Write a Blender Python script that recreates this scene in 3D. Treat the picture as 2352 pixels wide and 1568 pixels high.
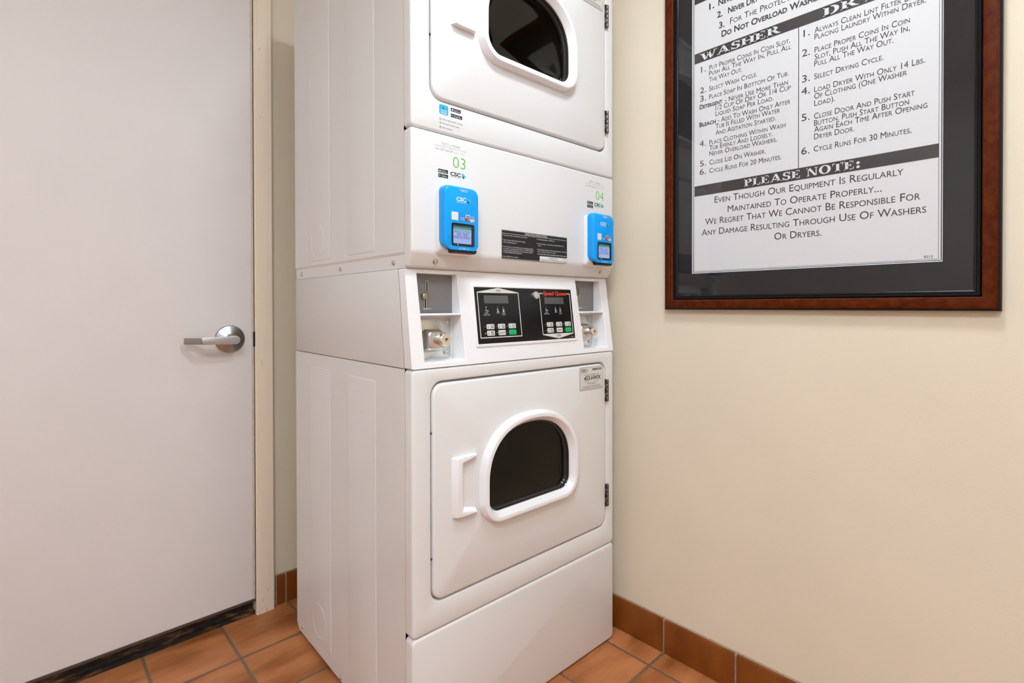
import bpy, bmesh, math, random
from mathutils import Vector
R = math.radians
S = bpy.context.scene
C = S.collection
for o in list(bpy.data.objects):
    bpy.data.objects.remove(o)

# ------------------------------------------------------------------ camera
CX, CY, CZ = -1.3268, -1.7738, 0.9863
cd = bpy.data.cameras.new('camera')
cam = bpy.data.objects.new('camera', cd); C.objects.link(cam)
cam.location = (CX, CY, CZ)
cam.rotation_mode = 'XYZ'
cam.rotation_euler = (R(90 - 0.4343), R(0.1073), R(46.3915 - 90))
cd.sensor_fit = 'HORIZONTAL'; cd.sensor_width = 36.0
cd.lens = 36.0 * 1188.67 / 2352
cd.shift_y = (710.83 - 784) / 2352
cd.clip_start = 0.02
S.camera = cam

# ------------------------------------------------------------------ world, exposure
w = bpy.data.worlds.new('world'); S.world = w
w.use_nodes = True
w.node_tree.nodes['Background'].inputs[0].default_value = (1, 1, 1, 1)
w.node_tree.nodes['Background'].inputs[1].default_value = 0.0
vs = S.view_settings
vs.view_transform = 'Standard'; vs.look = 'None'; vs.gamma = 1.0
vs.exposure = 0.03
vs.use_curve_mapping = False

# ceiling lamps and one added fill: (x, y, half x, half y, strength)
CEIL = 2.36
LAMPS = [(-0.70, -1.52, 0.13, 0.11, 66.0), (-1.92, -2.12, 0.25, 0.22, 43.0), (-1.30, -2.90, 0.45, 0.30, 4.0)]  # last fixture is made up, added as back fill to lift the room

# ------------------------------------------------------------------ helpers
def prop(o, label=None, cat=None, group=None, kind=None):
    if label: o['label'] = label
    if cat: o['category'] = cat
    if group: o['group'] = group
    if kind: o['kind'] = kind
    return o

def empty(name, loc=(0, 0, 0), rz=0.0, parent=None):
    o = bpy.data.objects.new(name, None); C.objects.link(o)
    o.location = loc; o.rotation_euler = (0, 0, rz); o.parent = parent
    o.empty_display_size = 0.1
    return o

def rr(a0, a1, b0, b1, r, n=6):
    """rounded rectangle, counter-clockwise, always 4*(n+1) points"""
    r = max(r, 1e-5)
    pts = []
    for cx, cy, s in ((a1 - r, b0 + r, -90), (a1 - r, b1 - r, 0), (a0 + r, b1 - r, 90), (a0 + r, b0 + r, 180)):
        for i in range(n + 1):
            t = R(s + 90 * i / n)
            pts.append((cx + r * math.cos(t), cy + r * math.sin(t)))
    return pts

class MB:
    def __init__(self):
        self.v = []; self.f = []; self.mi = []; self.mats = []
    def m(self, mat):
        if mat not in self.mats: self.mats.append(mat)
        return self.mats.index(mat)
    def poly(self, pts, mat):
        i = len(self.v); self.v += [tuple(p) for p in pts]
        self.f.append(tuple(range(i, i + len(pts)))); self.mi.append(self.m(mat))
    def loft(self, rings, mat, cap0=False, cap1=False, closed=True):
        n = len(rings[0]); i0 = len(self.v); k = self.m(mat)
        for r_ in rings: self.v += [tuple(p) for p in r_]
        for a in range(len(rings) - 1):
            for j in range(n if closed else n - 1):
                j2 = (j + 1) % n
                self.f.append((i0 + a * n + j, i0 + a * n + j2, i0 + (a + 1) * n + j2, i0 + (a + 1) * n + j)); self.mi.append(k)
        if cap0: self.f.append(tuple(i0 + j for j in reversed(range(n)))); self.mi.append(k)
        if cap1:
            b = i0 + (len(rings) - 1) * n
            self.f.append(tuple(b + j for j in range(n))); self.mi.append(k)
    def box(self, x0, x1, y0, y1, z0, z1, mat):
        p = [(x0, y0, z0), (x1, y0, z0), (x1, y1, z0), (x0, y1, z0)]
        q = [(a, b, z1) for a, b, c in p]
        self.loft([p, q], mat, True, True)
    def prism(self, pts, mapf, d0, d1, mat):
        self.loft([[mapf(a, b, d0) for a, b in pts], [mapf(a, b, d1) for a, b in pts]], mat, True, True)
    def flat(self, vf, mapf, mat):
        i = len(self.v); k = self.m(mat)
        self.v += [tuple(mapf(a, b)) for a, b in vf[0]]
        for f in vf[1]:
            self.f.append(tuple(i + j for j in f)); self.mi.append(k)
    def tube(self, path, r, mat, n=8, caps=True, closed=False):
        P = [Vector(p) for p in path]; rings = []
        m = len(P); up = Vector((0.3, 0.2, 1)).normalized()
        for i in range(m):
            if closed: t = P[(i + 1) % m] - P[i - 1]
            else: t = P[min(i + 1, m - 1)] - P[max(i - 1, 0)]
            t.normalize()
            a = t.cross(up)
            if a.length < 1e-3: a = t.cross(Vector((1, 0, 0)))
            a.normalize(); b = t.cross(a)
            rr_ = r[i] if isinstance(r, (list, tuple)) else r
            rings.append([tuple(P[i] + a * rr_ * math.cos(2 * math.pi * j / n) + b * rr_ * math.sin(2 * math.pi * j / n)) for j in range(n)])
        if closed: rings.append(rings[0]); caps = False
        self.loft(rings, mat, caps, caps)
    def lathe(self, prof, origin, axis, mat, n=24):
        """prof: list of (radius, distance along axis)"""
        ax = Vector(axis).normalized()
        a = ax.cross(Vector((0, 0, 1)))
        if a.length < 1e-3: a = Vector((1, 0, 0))
        a.normalize(); b = ax.cross(a); O = Vector(origin)
        self.loft([[tuple(O + ax * d + (a * math.cos(2 * math.pi * j / n) + b * math.sin(2 * math.pi * j / n)) * max(r, 1e-5)) for j in range(n)] for r, d in prof], mat, True, True)
    def build(self, name, parent=None, smooth=35, bevel=None, seg=2, bang=30, loc=None):
        me = bpy.data.meshes.new(name)
        me.from_pydata(self.v, [], self.f)
        for m in self.mats: me.materials.append(m)
        me.polygons.foreach_set('material_index', self.mi)
        bm = bmesh.new(); bm.from_mesh(me)
        bmesh.ops.remove_doubles(bm, verts=bm.verts, dist=2e-6)
        if bevel:
            bmesh.ops.recalc_face_normals(bm, faces=bm.faces)
            ed = [e for e in bm.edges if len(e.link_faces) == 2 and e.calc_face_angle(0) > R(bang)]
            bmesh.ops.bevel(bm, geom=ed, offset=bevel, segments=seg, profile=0.5, affect='EDGES', clamp_overlap=True)
        else:
            bmesh.ops.recalc_face_normals(bm, faces=bm.faces)
        bm.to_mesh(me); bm.free()
        if smooth:
            me.shade_smooth(); me.set_sharp_from_angle(angle=R(smooth))
        o = bpy.data.objects.new(name, me); C.objects.link(o)
        o.parent = parent
        if loc: o.location = loc
        return o

# ------------------------------------------------------------------ lettering
_fc = bpy.data.curves.new('letters', 'FONT')
_fo = bpy.data.objects.new('letters', _fc); C.objects.link(_fo)
_cache = {}
def glyphs(body, bold=0.0, sc=None):
    key = (body, bold, sc)
    if key in _cache: return _cache[key]
    if sc:      # capital initials, the rest as small capitals
        body = ''.join(ch if i == 0 or not (body[i - 1].isalnum() or body[i - 1] == "'") else ch.lower() for i, ch in enumerate(body))
    _fc.body = body; _fc.size = 1.0; _fc.resolution_u = 3; _fc.offset = bold
    _fc.fill_mode = 'FRONT'
    _fc.small_caps_scale = sc or 0.75
    if sc:
        for i, ch in enumerate(body):
            first = (i == 0 or not (body[i - 1].isalnum() or body[i - 1] == "'"))
            if ch.isalpha() and not first: _fc.body_format[i].use_small_caps = True
    bpy.context.view_layer.update()
    dg = bpy.context.evaluated_depsgraph_get()
    me = bpy.data.meshes.new_from_object(_fo.evaluated_get(dg))
    v = [(p.co.x, p.co.y) for p in me.vertices]; f = [tuple(p.vertices) for p in me.polygons]
    bpy.data.meshes.remove(me)
    x0 = min(p[0] for p in v); x1 = max(p[0] for p in v)
    v = [(p[0] - x0, p[1]) for p in v]
    _cache[key] = (v, f, x1 - x0)
    return _cache[key]
CAP = max(p[1] for p in glyphs('H')[0])
def text(body, a0, a1, b, cap, bold=0.0, sc=None, slant=0.0):
    """lettering fitted between a0 and a1 on baseline b with capital height cap"""
    v, f, wd = glyphs(body, bold, sc)
    sx = (a1 - a0) / wd; sy = cap / CAP
    return [(a0 + x * sx + slant * y * sy * (1 if a1 > a0 else -1), b + y * sy) for x, y in v], f
def textw(body, cap, bold=0.0, sc=None):
    return glyphs(body, bold, sc)[2] * cap / CAP

def greek(mb, a0, a1, b, h, mapf, mat, seed=1):
    """small print too fine to read: word-long runs of short upright strokes"""
    rnd = random.Random(seed); x = a0
    while x < a1 - h:
        for _ in range(rnd.randint(2, 8)):
            if x > a1: break
            w_ = h * rnd.uniform(.25, .5); hh = h * rnd.choice((.7, .7, 1.0))
            mb.poly([mapf(x, b), mapf(x + w_, b), mapf(x + w_, b + hh), mapf(x, b + hh)], mat); x += w_ + h * .18
        x += h * .5

# heavy bracketed serif capitals for the poster headings, cap height 1
def serif(word):
    T, t, sh = 0.30, 0.11, 0.09
    out = []; x = 0.0
    def q(*p): out.append([(x + a, b) for a, b in p])
    def rect(a0, a1, b0, b1): q((a0, b0), (a1, b0), (a1, b1), (a0, b1))
    def slab(a0, a1, b, up):
        s = sh if up else -sh
        q((a0 - .11, b), (a1 + .11, b), (a1 + .09, b + s), (a0 - .09, b + s))
    def stem(a):
        rect(a, a + T, 0, 1); slab(a, a + T, 0, True); slab(a, a + T, 1, False)
    def diag(a, b, w1, w2=None):   # from (a,1) to (b,0)
        w2 = w2 or w1; q((a, 1), (b, 0), (b + w2, 0), (a + w1, 1))
    def arc(cx, cy, rx, ry, th, tv, a0, a1, n=14):
        for i in range(n):
            p, r_ = R(a0 + (a1 - a0) * i / n), R(a0 + (a1 - a0) * (i + 1) / n)
            q((cx + rx * math.cos(p), cy + ry * math.sin(p)), (cx + rx * math.cos(r_), cy + ry * math.sin(r_)),
              (cx + (rx - th) * math.cos(r_), cy + (ry - tv) * math.sin(r_)), (cx + (rx - th) * math.cos(p), cy + (ry - tv) * math.sin(p)))
    for ch in word:
        if ch == 'W':
            diag(.06, .42, T); diag(.88, .42 + .14, t); diag(.70, 1.02, T); diag(1.5, 1.02 + .14, t)
            slab(.06, .06 + T, 1, False); slab(.74, 1.0, 1, False); slab(1.46, 1.62, 1, False); ad = 1.74
        elif ch == 'A':
            q((.55, 1), (.10, 0), (.22, 0), (.60, .84)); q((.48, 1), (.88, 0), (1.2, 0), (.76, 1)); rect(.3, .9, .25, .36)
            slab(.10, .22, 0, True); slab(.88, 1.2, 0, True); ad = 1.36
        elif ch == 'S':
            arc(.47, .735, .40, .27, .26, .09, 20, 180); arc(.47, .735, .40, .27, .26, .12, 180, 270)
            arc(.50, .275, .42, .29, .28, .12, 90, 0); arc(.50, .275, .42, .29, .28, .09, 0, -160)
            q((.74, .66), (.87, .66), (.87, 1.0), (.8, 1.0)); q((.06, .34), (.19, .34), (.12, 0), (.06, 0)); ad = 1.02
        elif ch == 'H':
            stem(.1); stem(.86); rect(.3, .9, .46, .57); ad = 1.3
        elif ch == 'E':
            stem(.1); rect(.3, .88, 0, .09); rect(.3, .85, .91, 1); rect(.3, .66, .46, .56)
            q((.80, 0), (.90, 0), (.93, .3), (.87, .3)); q((.78, 1), (.87, 1), (.88, .74), (.82, .74)); rect(.6, .68, .36, .66); ad = 1.06
        elif ch in 'RP':
            stem(.1); arc(.52, .74, .42, .26, .29, .09, 90, -90); rect(.3, .54, .91, 1); rect(.3, .54, .48, .57)
            if ch == 'R':
                q((.46, .5), (.72, .52), (1.1, .09), (.84, .0)); rect(.8, 1.2, 0, .09); ad = 1.28
            else: ad = 1.04
        elif ch == 'D':
            stem(.1); arc(.54, .5, .58, .5, .31, .09, 90, -90, 20); rect(.3, .56, .91, 1); rect(.3, .56, 0, .09); ad = 1.24
        elif ch == 'O':
            arc(.62, .5, .60, .53, .31, .10, 0, 360, 32); ad = 1.3
        elif ch == 'L':
            stem(.1); rect(.3, .86, 0, .09); q((.78, 0), (.88, 0), (.92, .34), (.86, .34)); ad = 1.0
        elif ch == 'N':
            rect(.14, .24, 0, 1); rect(.96, 1.06, 0, 1); diag(.06, .82, T + .02, .24); slab(.14, .24, 0, True); slab(.96, 1.06, 1, False); slab(.06, .24, 1, False); ad = 1.26
        elif ch == 'T':
            stem(.44); rect(.08, 1.1, .91, 1); q((.06, 1), (.14, 1), (.14, .7), (.08, .7)); q((1.04, 1), (1.12, 1), (1.1, .7), (1.04, .7)); ad = 1.2
        elif ch == 'Y':
            q((.02, 1), (.34, 1), (.74, .45), (.44, .45)); q((1.04, 1), (1.16, 1), (.74, .4), (.60, .45)); rect(.44, .74, 0, .5)
            slab(.44, .74, 0, True); slab(.06, .3, 1, False); slab(1.02, 1.14, 1, False); ad = 1.22
        elif ch == ':':
            for b in (.16, .62): arc(.26, b, .16, .16, .159, .159, 0, 360, 16)
            ad = .5
        else: ad = .55
        x += ad
    xs = [p[0] for q_ in out for p in q_]
    return out, max(xs)
def heading(mb, word, a0, a1, b, cap, mapf, mat):
    qs, wd = serif(word)
    for q_ in qs: mb.poly([mapf(a0 + (a1 - a0) * p / wd, b + y * cap) for p, y in q_], mat)

# ------------------------------------------------------------------ materials
def material(name, col, rough=0.5, metal=0.0, spec=0.5, noise=0.0, nscale=30.0, bump=0.0, bscale=300.0, coat=0.0):
    m = bpy.data.materials.new(name); m.use_nodes = True
    nt = m.node_tree; b = nt.nodes['Principled BSDF']
    b.inputs['Base Color'].default_value = (*col, 1); b.inputs['Roughness'].default_value = rough
    b.inputs['Metallic'].default_value = metal; b.inputs['Specular IOR Level'].default_value = spec
    b.inputs['Coat Weight'].default_value = coat; b.inputs['Coat Roughness'].default_value = 0.1
    tc = nt.nodes.new('ShaderNodeTexCoord')
    if noise:
        n = nt.nodes.new('ShaderNodeTexNoise'); n.inputs['Scale'].default_value = nscale; n.inputs['Detail'].default_value = 4
        nt.links.new(tc.outputs['Object'], n.inputs['Vector'])
        mr = nt.nodes.new('ShaderNodeMapRange'); mr.inputs['From Min'].default_value = .3; mr.inputs['From Max'].default_value = .7
        mr.inputs['To Min'].default_value = 1 - noise; mr.inputs['To Max'].default_value = 1 + noise
        nt.links.new(n.outputs['Fac'], mr.inputs['Value'])
        mx = nt.nodes.new('ShaderNodeVectorMath'); mx.operation = 'SCALE'; mx.inputs[0].default_value = col
        nt.links.new(mr.outputs['Result'], mx.inputs['Scale']); nt.links.new(mx.outputs['Vector'], b.inputs['Base Color'])
    if bump:
        n2 = nt.nodes.new('ShaderNodeTexNoise'); n2.inputs['Scale'].default_value = bscale; n2.inputs['Detail'].default_value = 3
        nt.links.new(tc.outputs['Object'], n2.inputs['Vector'])
        bp = nt.nodes.new('ShaderNodeBump'); bp.inputs['Strength'].default_value = bump; bp.inputs['Distance'].default_value = 0.001
        nt.links.new(n2.outputs['Fac'], bp.inputs['Height']); nt.links.new(bp.outputs['Normal'], b.inputs['Normal'])
    return m

def emitter(name, col, strength):
    m = bpy.data.materials.new(name); m.use_nodes = True
    b = m.node_tree.nodes['Principled BSDF']
    b.inputs['Base Color'].default_value = (.02, .02, .02, 1); b.inputs['Roughness'].default_value = .3
    b.inputs['Emission Color'].default_value = (*col, 1); b.inputs['Emission Strength'].default_value = strength
    return m

def pane_material(name, tint, shiny=True, f0=.04):
    """a pane's front face reflects and transmits; its other faces (shiny False) only transmit"""
    m = bpy.data.materials.new(name); m.use_nodes = True
    nt = m.node_tree; nt.nodes.clear()
    out = nt.nodes.new('ShaderNodeOutputMaterial')
    if not shiny:
        tr = nt.nodes.new('ShaderNodeBsdfTransparent'); tr.inputs[0].default_value = (*tint, 1)
        nt.links.new(tr.outputs[0], out.inputs[0]); return m
    mix = nt.nodes.new('ShaderNodeMixShader')
    tr = nt.nodes.new('ShaderNodeBsdfTransparent'); tr.inputs[0].default_value = (*tint, 1)
    gl = nt.nodes.new('ShaderNodeBsdfGlossy'); gl.inputs['Roughness'].default_value = 0.03
    # Schlick reflectance, the same from either side of the pane
    ge = nt.nodes.new('ShaderNodeNewGeometry'); dt = nt.nodes.new('ShaderNodeVectorMath'); dt.operation = 'DOT_PRODUCT'
    nt.links.new(ge.outputs['Incoming'], dt.inputs[0]); nt.links.new(ge.outputs['Normal'], dt.inputs[1])
    def mth(op, a, c):
        n = nt.nodes.new('ShaderNodeMath'); n.operation = op
        for i, x in enumerate((a, c)):
            if isinstance(x, (int, float)): n.inputs[i].default_value = x
            else: nt.links.new(x, n.inputs[i])
        return n.outputs[0]
    k = mth('POWER', mth('SUBTRACT', 1.0, mth('ABSOLUTE', dt.outputs['Value'], 0)), 5.0)
    nt.links.new(mth('ADD', mth('MULTIPLY', k, 1 - f0), f0), mix.inputs[0]); nt.links.new(tr.outputs[0], mix.inputs[1]); nt.links.new(gl.outputs[0], mix.inputs[2])
    nt.links.new(mix.outputs[0], out.inputs[0])
    return m

M_white = material('white_enamel', (.80, .79, .78), rough=.32, noise=.012, nscale=3, bump=.03, bscale=900)
M_plast = material('white_plastic', (.90, .89, .90), rough=.28)
M_grey_enamel = material('grey_enamel', (.23, .215, .215), rough=.4)
M_wall = material('cream_wall_paint', (.80, .70, .545), rough=.7, spec=.3, noise=.02, nscale=4, bump=.25, bscale=420)
M_ceil = material('ceiling_paint', (.82, .81, .79), rough=.9)
M_door = material('door_paint', (.77, .715, .69), rough=.5, noise=.02, nscale=5, bump=.1, bscale=500)
M_dedge = material('door_edge_paint', (.62, .56, .47), rough=.6, noise=.1, nscale=60)
M_black = material('black_gloss', (.006, .006, .006), rough=.25)
M_rubber = material('black_rubber', (.012, .012, .012), rough=.35)
M_gasket = material('grey_gasket', (.035, .033, .032), rough=.14, spec=.7)
M_ink = material('black_ink', (.012, .011, .011), rough=.5)
M_ink2 = material('poster_ink', (.032, .026, .024), rough=.6)
M_white_ink = material('white_ink', (.80, .79, .77), rough=.5)
M_grey_ink = material('grey_ink', (.35, .35, .36), rough=.5)
M_lgreen_ink = material('pale_green_ink', (.50, .74, .36), rough=.5)
M_green_ink = material('green_ink', (.11, .52, .06), rough=.5)
M_navy_ink = material('navy_ink', (.01, .02, .12), rough=.5)
M_blue_ink = material('blue_ink', (.0, .30, .85), rough=.4)
M_sky_ink = material('sky_ink', (.02, .45, .85), rough=.4)
M_mint_ink = material('mint_ink', (.06, .62, .35), rough=.4)
M_red_ink = material('red_ink', (.80, .045, .015), rough=.4)
M_orange_ink = material('orange_ink', (.85, .30, .03), rough=.4)
M_cream_ink = material('cream_ink', (.72, .70, .64), rough=.45)
M_blue = material('blue_plastic', (.0, .36, .95), rough=.3, spec=.35)
M_chrome = material('chrome', (.80, .79, .77), rough=.16, metal=1, noise=.05, nscale=40)
M_steel = material('zinc_steel', (.66, .64, .60), rough=.26, metal=1, noise=.08, nscale=60)
M_brass = material('aged_brass', (.52, .45, .30), rough=.3, metal=1)
M_satin = material('satin_nickel', (.42, .41, .40), rough=.3, metal=1)
M_satin2 = material('brushed_lever_metal', (.60, .60, .61), rough=.35, metal=1, bump=.1, bscale=200)
M_darkmetal = material('dark_hinge_metal', (.20, .18, .155), rough=.38, metal=1)
M_lcd = material('grey_lcd_glass', (.10, .10, .10), rough=.25)
M_key = material('white_key', (.76, .75, .71), rough=.4)
M_greenkey = material('green_key', (.0, .50, .13), rough=.4)
M_led = emitter('lit_led', (.75, .85, .2), 1.6)
M_led_off = material('unlit_led', (.30, .30, .28), rough=.3)
M_paper = material('poster_paper', (.69, .68, .68), rough=.6)
M_label = material('cream_label', (.72, .69, .64), rough=.4)
M_matb = material('charcoal_mat_board', (.020, .018, .019), rough=.9, spec=.2, bump=.2, bscale=700)
M_core = material('mat_core_white', (.72, .72, .74), rough=.7)
M_fblack = material('frame_black_lacquer', (.006, .005, .006), rough=.22, spec=.35)
M_fdark = material('frame_dark_edge', (.012, .004, .002), rough=.4, spec=.25)
M_glass = pane_material('picture_glass', (1, 1, 1))
M_clear = pane_material('clear_glass_edge', (1, 1, 1), False)
M_dglass = pane_material('dryer_door_glass', (.30, .28, .25), f0=.03)
M_drum = material('dark_drum', (.20, .155, .10), rough=.7, spec=.2)
M_scr_bg = emitter('screen_background', (.40, .52, .98), .80)
M_scr_top = emitter('screen_top_bar', (.03, .09, .35), .6)
M_scr_green = emitter('screen_green_bar', (.03, .55, .15), .6)
M_scr_txt = material('screen_letters', (.02, .05, .12), rough=.4)
M_rubber_foot = material('rubber_foot', (.02, .02, .02), rough=.8)

def wood_material():
    m = material('mahogany_frame', (.16, .042, .010), rough=.5, spec=.10)
    nt = m.node_tree; b = nt.nodes['Principled BSDF']; tc = nt.nodes['Texture Coordinate']
    mp = nt.nodes.new('ShaderNodeMapping'); mp.inputs['Scale'].default_value = (60, 9, 9)
    nt.links.new(tc.outputs['Object'], mp.inputs['Vector'])
    n = nt.nodes.new('ShaderNodeTexNoise'); n.inputs['Scale'].default_value = 6; n.inputs['Detail'].default_value = 6
    nt.links.new(mp.outputs['Vector'], n.inputs['Vector'])
    cr = nt.nodes.new('ShaderNodeValToRGB')
    cr.color_ramp.elements[0].position = .3; cr.color_ramp.elements[0].color = (.060, .0070, .0008, 1)
    cr.color_ramp.elements[1].position = .72; cr.color_ramp.elements[1].color = (.118, .0225, .0015, 1)
    nt.links.new(n.outputs['Fac'], cr.inputs['Fac']); nt.links.new(cr.outputs['Color'], b.inputs['Base Color'])
    return m
M_wood = wood_material()

def jamb_material():
    """cream frame paint, scuffed and chipped towards the floor"""
    m = material('door_frame_paint', (.84, .70, .52), rough=.35)
    nt = m.node_tree; b = nt.nodes['Principled BSDF']; tc = nt.nodes['Texture Coordinate']
    mp = nt.nodes.new('ShaderNodeMapping'); mp.inputs['Scale'].default_value = (1, 1, .22)
    nt.links.new(tc.outputs['Object'], mp.inputs['Vector'])
    n = nt.nodes.new('ShaderNodeTexNoise'); n.inputs['Scale'].default_value = 150; n.inputs['Detail'].default_value = 5
    nt.links.new(mp.outputs['Vector'], n.inputs['Vector'])
    sx = nt.nodes.new('ShaderNodeSeparateXYZ'); nt.links.new(tc.outputs['Object'], sx.inputs[0])
    mr = nt.nodes.new('ShaderNodeMapRange'); mr.inputs['From Min'].default_value = 0; mr.inputs['From Max'].default_value = .22
    mr.inputs['To Min'].default_value = .11; mr.inputs['To Max'].default_value = 0
    nt.links.new(sx.outputs['Z'], mr.inputs['Value'])
    ad = nt.nodes.new('ShaderNodeMath'); ad.operation = 'ADD'; nt.links.new(n.outputs['Fac'], ad.inputs[0]); nt.links.new(mr.outputs[0], ad.inputs[1])
    cr = nt.nodes.new('ShaderNodeValToRGB')
    cr.color_ramp.elements[0].position = .70; cr.color_ramp.elements[0].color = (.90, .77, .60, 1)
    cr.color_ramp.elements[1].position = .86; cr.color_ramp.elements[1].color = (.26, .17, .10, 1)
    nt.links.new(ad.outputs[0], cr.inputs['Fac']); nt.links.new(cr.outputs['Color'], b.inputs['Base Color'])
    return m
M_jamb = jamb_material()
M_pale_wall = material('pale_wall_paint', (.80, .76, .70), rough=.8)

def tile_material(name, dark=False):
    """terracotta tile set in grout: floor in x/y; the skirting run uses its own mesh joints"""
    m = bpy.data.materials.new(name); m.use_nodes = True
    nt = m.node_tree; b = nt.nodes['Principled BSDF']; L = nt.links
    def N(t): return nt.nodes.new('ShaderNode' + t)
    def math_(op, a, c=None, d=None):
        n = N('Math'); n.operation = op
        for i, x in enumerate((a, c, d)):
            if x is None: continue
            if isinstance(x, (int, float)): n.inputs[i].default_value = x
            else: L.new(x, n.inputs[i])
        return n.outputs[0]
    tc = N('TexCoord'); sx = N('SeparateXYZ'); L.new(tc.outputs['Object'], sx.inputs[0])
    px, py = .2003, .2016
    ux = math_('DIVIDE', math_('ADD', sx.outputs['X'], .0815), px)
    uy = math_('DIVIDE', math_('ADD', sx.outputs['Y'], .2035), py)
    ix = math_('FLOOR', ux); iy = math_('FLOOR', uy)
    fx = math_('SUBTRACT', ux, ix); fy = math_('SUBTRACT', uy, iy)
    # distance to the nearest joint in metres
    dx = math_('MULTIPLY', math_('MINIMUM', fx, math_('SUBTRACT', 1.0, fx)), px)
    dy = math_('MULTIPLY', math_('MINIMUM', fy, math_('SUBTRACT', 1.0, fy)), py)
    n0 = N('TexNoise'); n0.inputs['Scale'].default_value = 60; L.new(tc.outputs['Object'], n0.inputs['Vector'])
    wob = math_('MULTIPLY', math_('SUBTRACT', n0.outputs['Fac'], .5), .0016)
    dmin = math_('ADD', math_('MINIMUM', dx, dy), wob)
    cmb = N('CombineXYZ'); L.new(ix, cmb.inputs[0]); L.new(iy, cmb.inputs[1])
    wn = N('TexWhiteNoise'); wn.noise_dimensions = '3D'; L.new(cmb.outputs[0], wn.inputs['Vector'])
    # streaky firing clouds, offset per tile
    off = N('VectorMath'); off.operation = 'SCALE'; off.inputs['Scale'].default_value = 13.0; L.new(wn.outputs['Color'], off.inputs[0])
    add = N('VectorMath'); L.new(tc.outputs['Object'], add.inputs[0]); L.new(off.outputs[0], add.inputs[1])
    mp = N('Mapping'); mp.inputs['Scale'].default_value = (5.0, 17.0, 8.0); mp.inputs['Rotation'].default_value = (0, 0, R(-12)); L.new(add.outputs[0], mp.inputs['Vector'])
    n1 = N('TexNoise'); n1.inputs['Scale'].default_value = 1.0; n1.inputs['Detail'].default_value = 4; L.new(mp.outputs[0], n1.inputs['Vector'])
    cr = N('ValToRGB'); e = cr.color_ramp.elements
    if dark:
        e[0].position = .3; e[0].color = (.165, .038, .0025, 1); e[1].position = .7; e[1].color = (.255, .072, .007, 1)
    else:
        e[0].position = .30; e[0].color = (.30, .095, .024, 1); e[1].position = .66; e[1].color = (.60, .225, .082, 1)
    L.new(n1.outputs['Fac'], cr.inputs['Fac'])
    n2 = N('TexNoise'); n2.inputs['Scale'].default_value = 260; n2.inputs['Detail'].default_value = 3; L.new(tc.outputs['Object'], n2.inputs['Vector'])
    tint = math_('ADD', math_('MULTIPLY', wn.outputs['Value'], .10), math_('ADD', .86, math_('MULTIPLY', n2.outputs['Fac'], .16)))
    sc = N('VectorMath'); sc.operation = 'SCALE'; L.new(cr.outputs['Color'], sc.inputs[0]); L.new(tint, sc.inputs['Scale'])
    gm = N('MapRange'); gm.inputs['From Min'].default_value = .0032; gm.inputs['From Max'].default_value = .0046; L.new(dmin, gm.inputs['Value'])
    gcol = N('ValToRGB'); gcol.color_ramp.elements[0].position = .35; gcol.color_ramp.elements[0].color = (.13, .082, .046, 1); gcol.color_ramp.elements[1].position = .7; gcol.color_ramp.elements[1].color = (.26, .172, .105, 1)
    L.new(n2.outputs['Fac'], gcol.inputs['Fac'])
    if dark:
        L.new(sc.outputs[0], b.inputs['Base Color'])
        bh = n2.outputs['Fac']
    else:
        mx = N('Mix'); mx.data_type = 'RGBA'; L.new(gm.outputs[0], mx.inputs['Factor']); L.new(gcol.outputs['Color'], mx.inputs['A']); L.new(sc.outputs[0], mx.inputs['B'])
        L.new(mx.outputs['Result'], b.inputs['Base Color'])
        sm = N('MapRange'); sm.interpolation_type = 'SMOOTHSTEP'; sm.inputs['From Min'].default_value = .002; sm.inputs['From Max'].default_value = .0075; L.new(dmin, sm.inputs['Value'])
        bh = math_('ADD', sm.outputs[0], math_('MULTIPLY', n2.outputs['Fac'], .06))
    bp = N('Bump'); bp.inputs['Strength'].default_value = .6 if not dark else .05; bp.inputs['Distance'].default_value = .0015
    L.new(bh, bp.inputs['Height']); L.new(bp.outputs[0], b.inputs['Normal'])
    b.inputs['Roughness'].default_value = .42; b.inputs['Specular IOR Level'].default_value = .4
    return m
M_floor = tile_material('terracotta_floor_tile')
M_skirt = tile_material('terracotta_skirting_tile', True)
M_grout = material('skirting_grout', (.36, .25, .165), rough=.9, noise=.15, nscale=120)

def grime_material():
    m = material('grimy_threshold', (.02, .015, .01), rough=.7)
    nt = m.node_tree; b = nt.nodes['Principled BSDF']; tc = nt.nodes['Texture Coordinate']
    mp = nt.nodes.new('ShaderNodeMapping'); mp.inputs['Scale'].default_value = (9, 30, 40); nt.links.new(tc.outputs['Object'], mp.inputs['Vector'])
    n = nt.nodes.new('ShaderNodeTexNoise'); n.inputs['Scale'].default_value = 1.6; n.inputs['Detail'].default_value = 8; n.inputs['Roughness'].default_value = .65
    nt.links.new(mp.outputs['Vector'], n.inputs['Vector'])
    cr = nt.nodes.new('ShaderNodeValToRGB'); r = cr.color_ramp
    r.elements[0].position = .28; r.elements[0].color = (.004, .006, .006, 1)
    r.elements[1].position = .72; r.elements[1].color = (.34, .23, .08, 1)
    for p, c in ((.38, (.012, .030, .027, 1)), (.44, (.007, .004, .003, 1)), (.52, (.035, .011, .005, 1)), (.60, (.12, .06, .02, 1))):
        x = r.elements.new(p); x.color = c
    nt.links.new(n.outputs['Fac'], cr.inputs['Fac']); nt.links.new(cr.outputs['Color'], b.inputs['Base Color'])
    return m
M_grime = grime_material()
M_sweep = material('brown_door_sweep', (.075, .05, .035), rough=.6, noise=.15, nscale=30)

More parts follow.
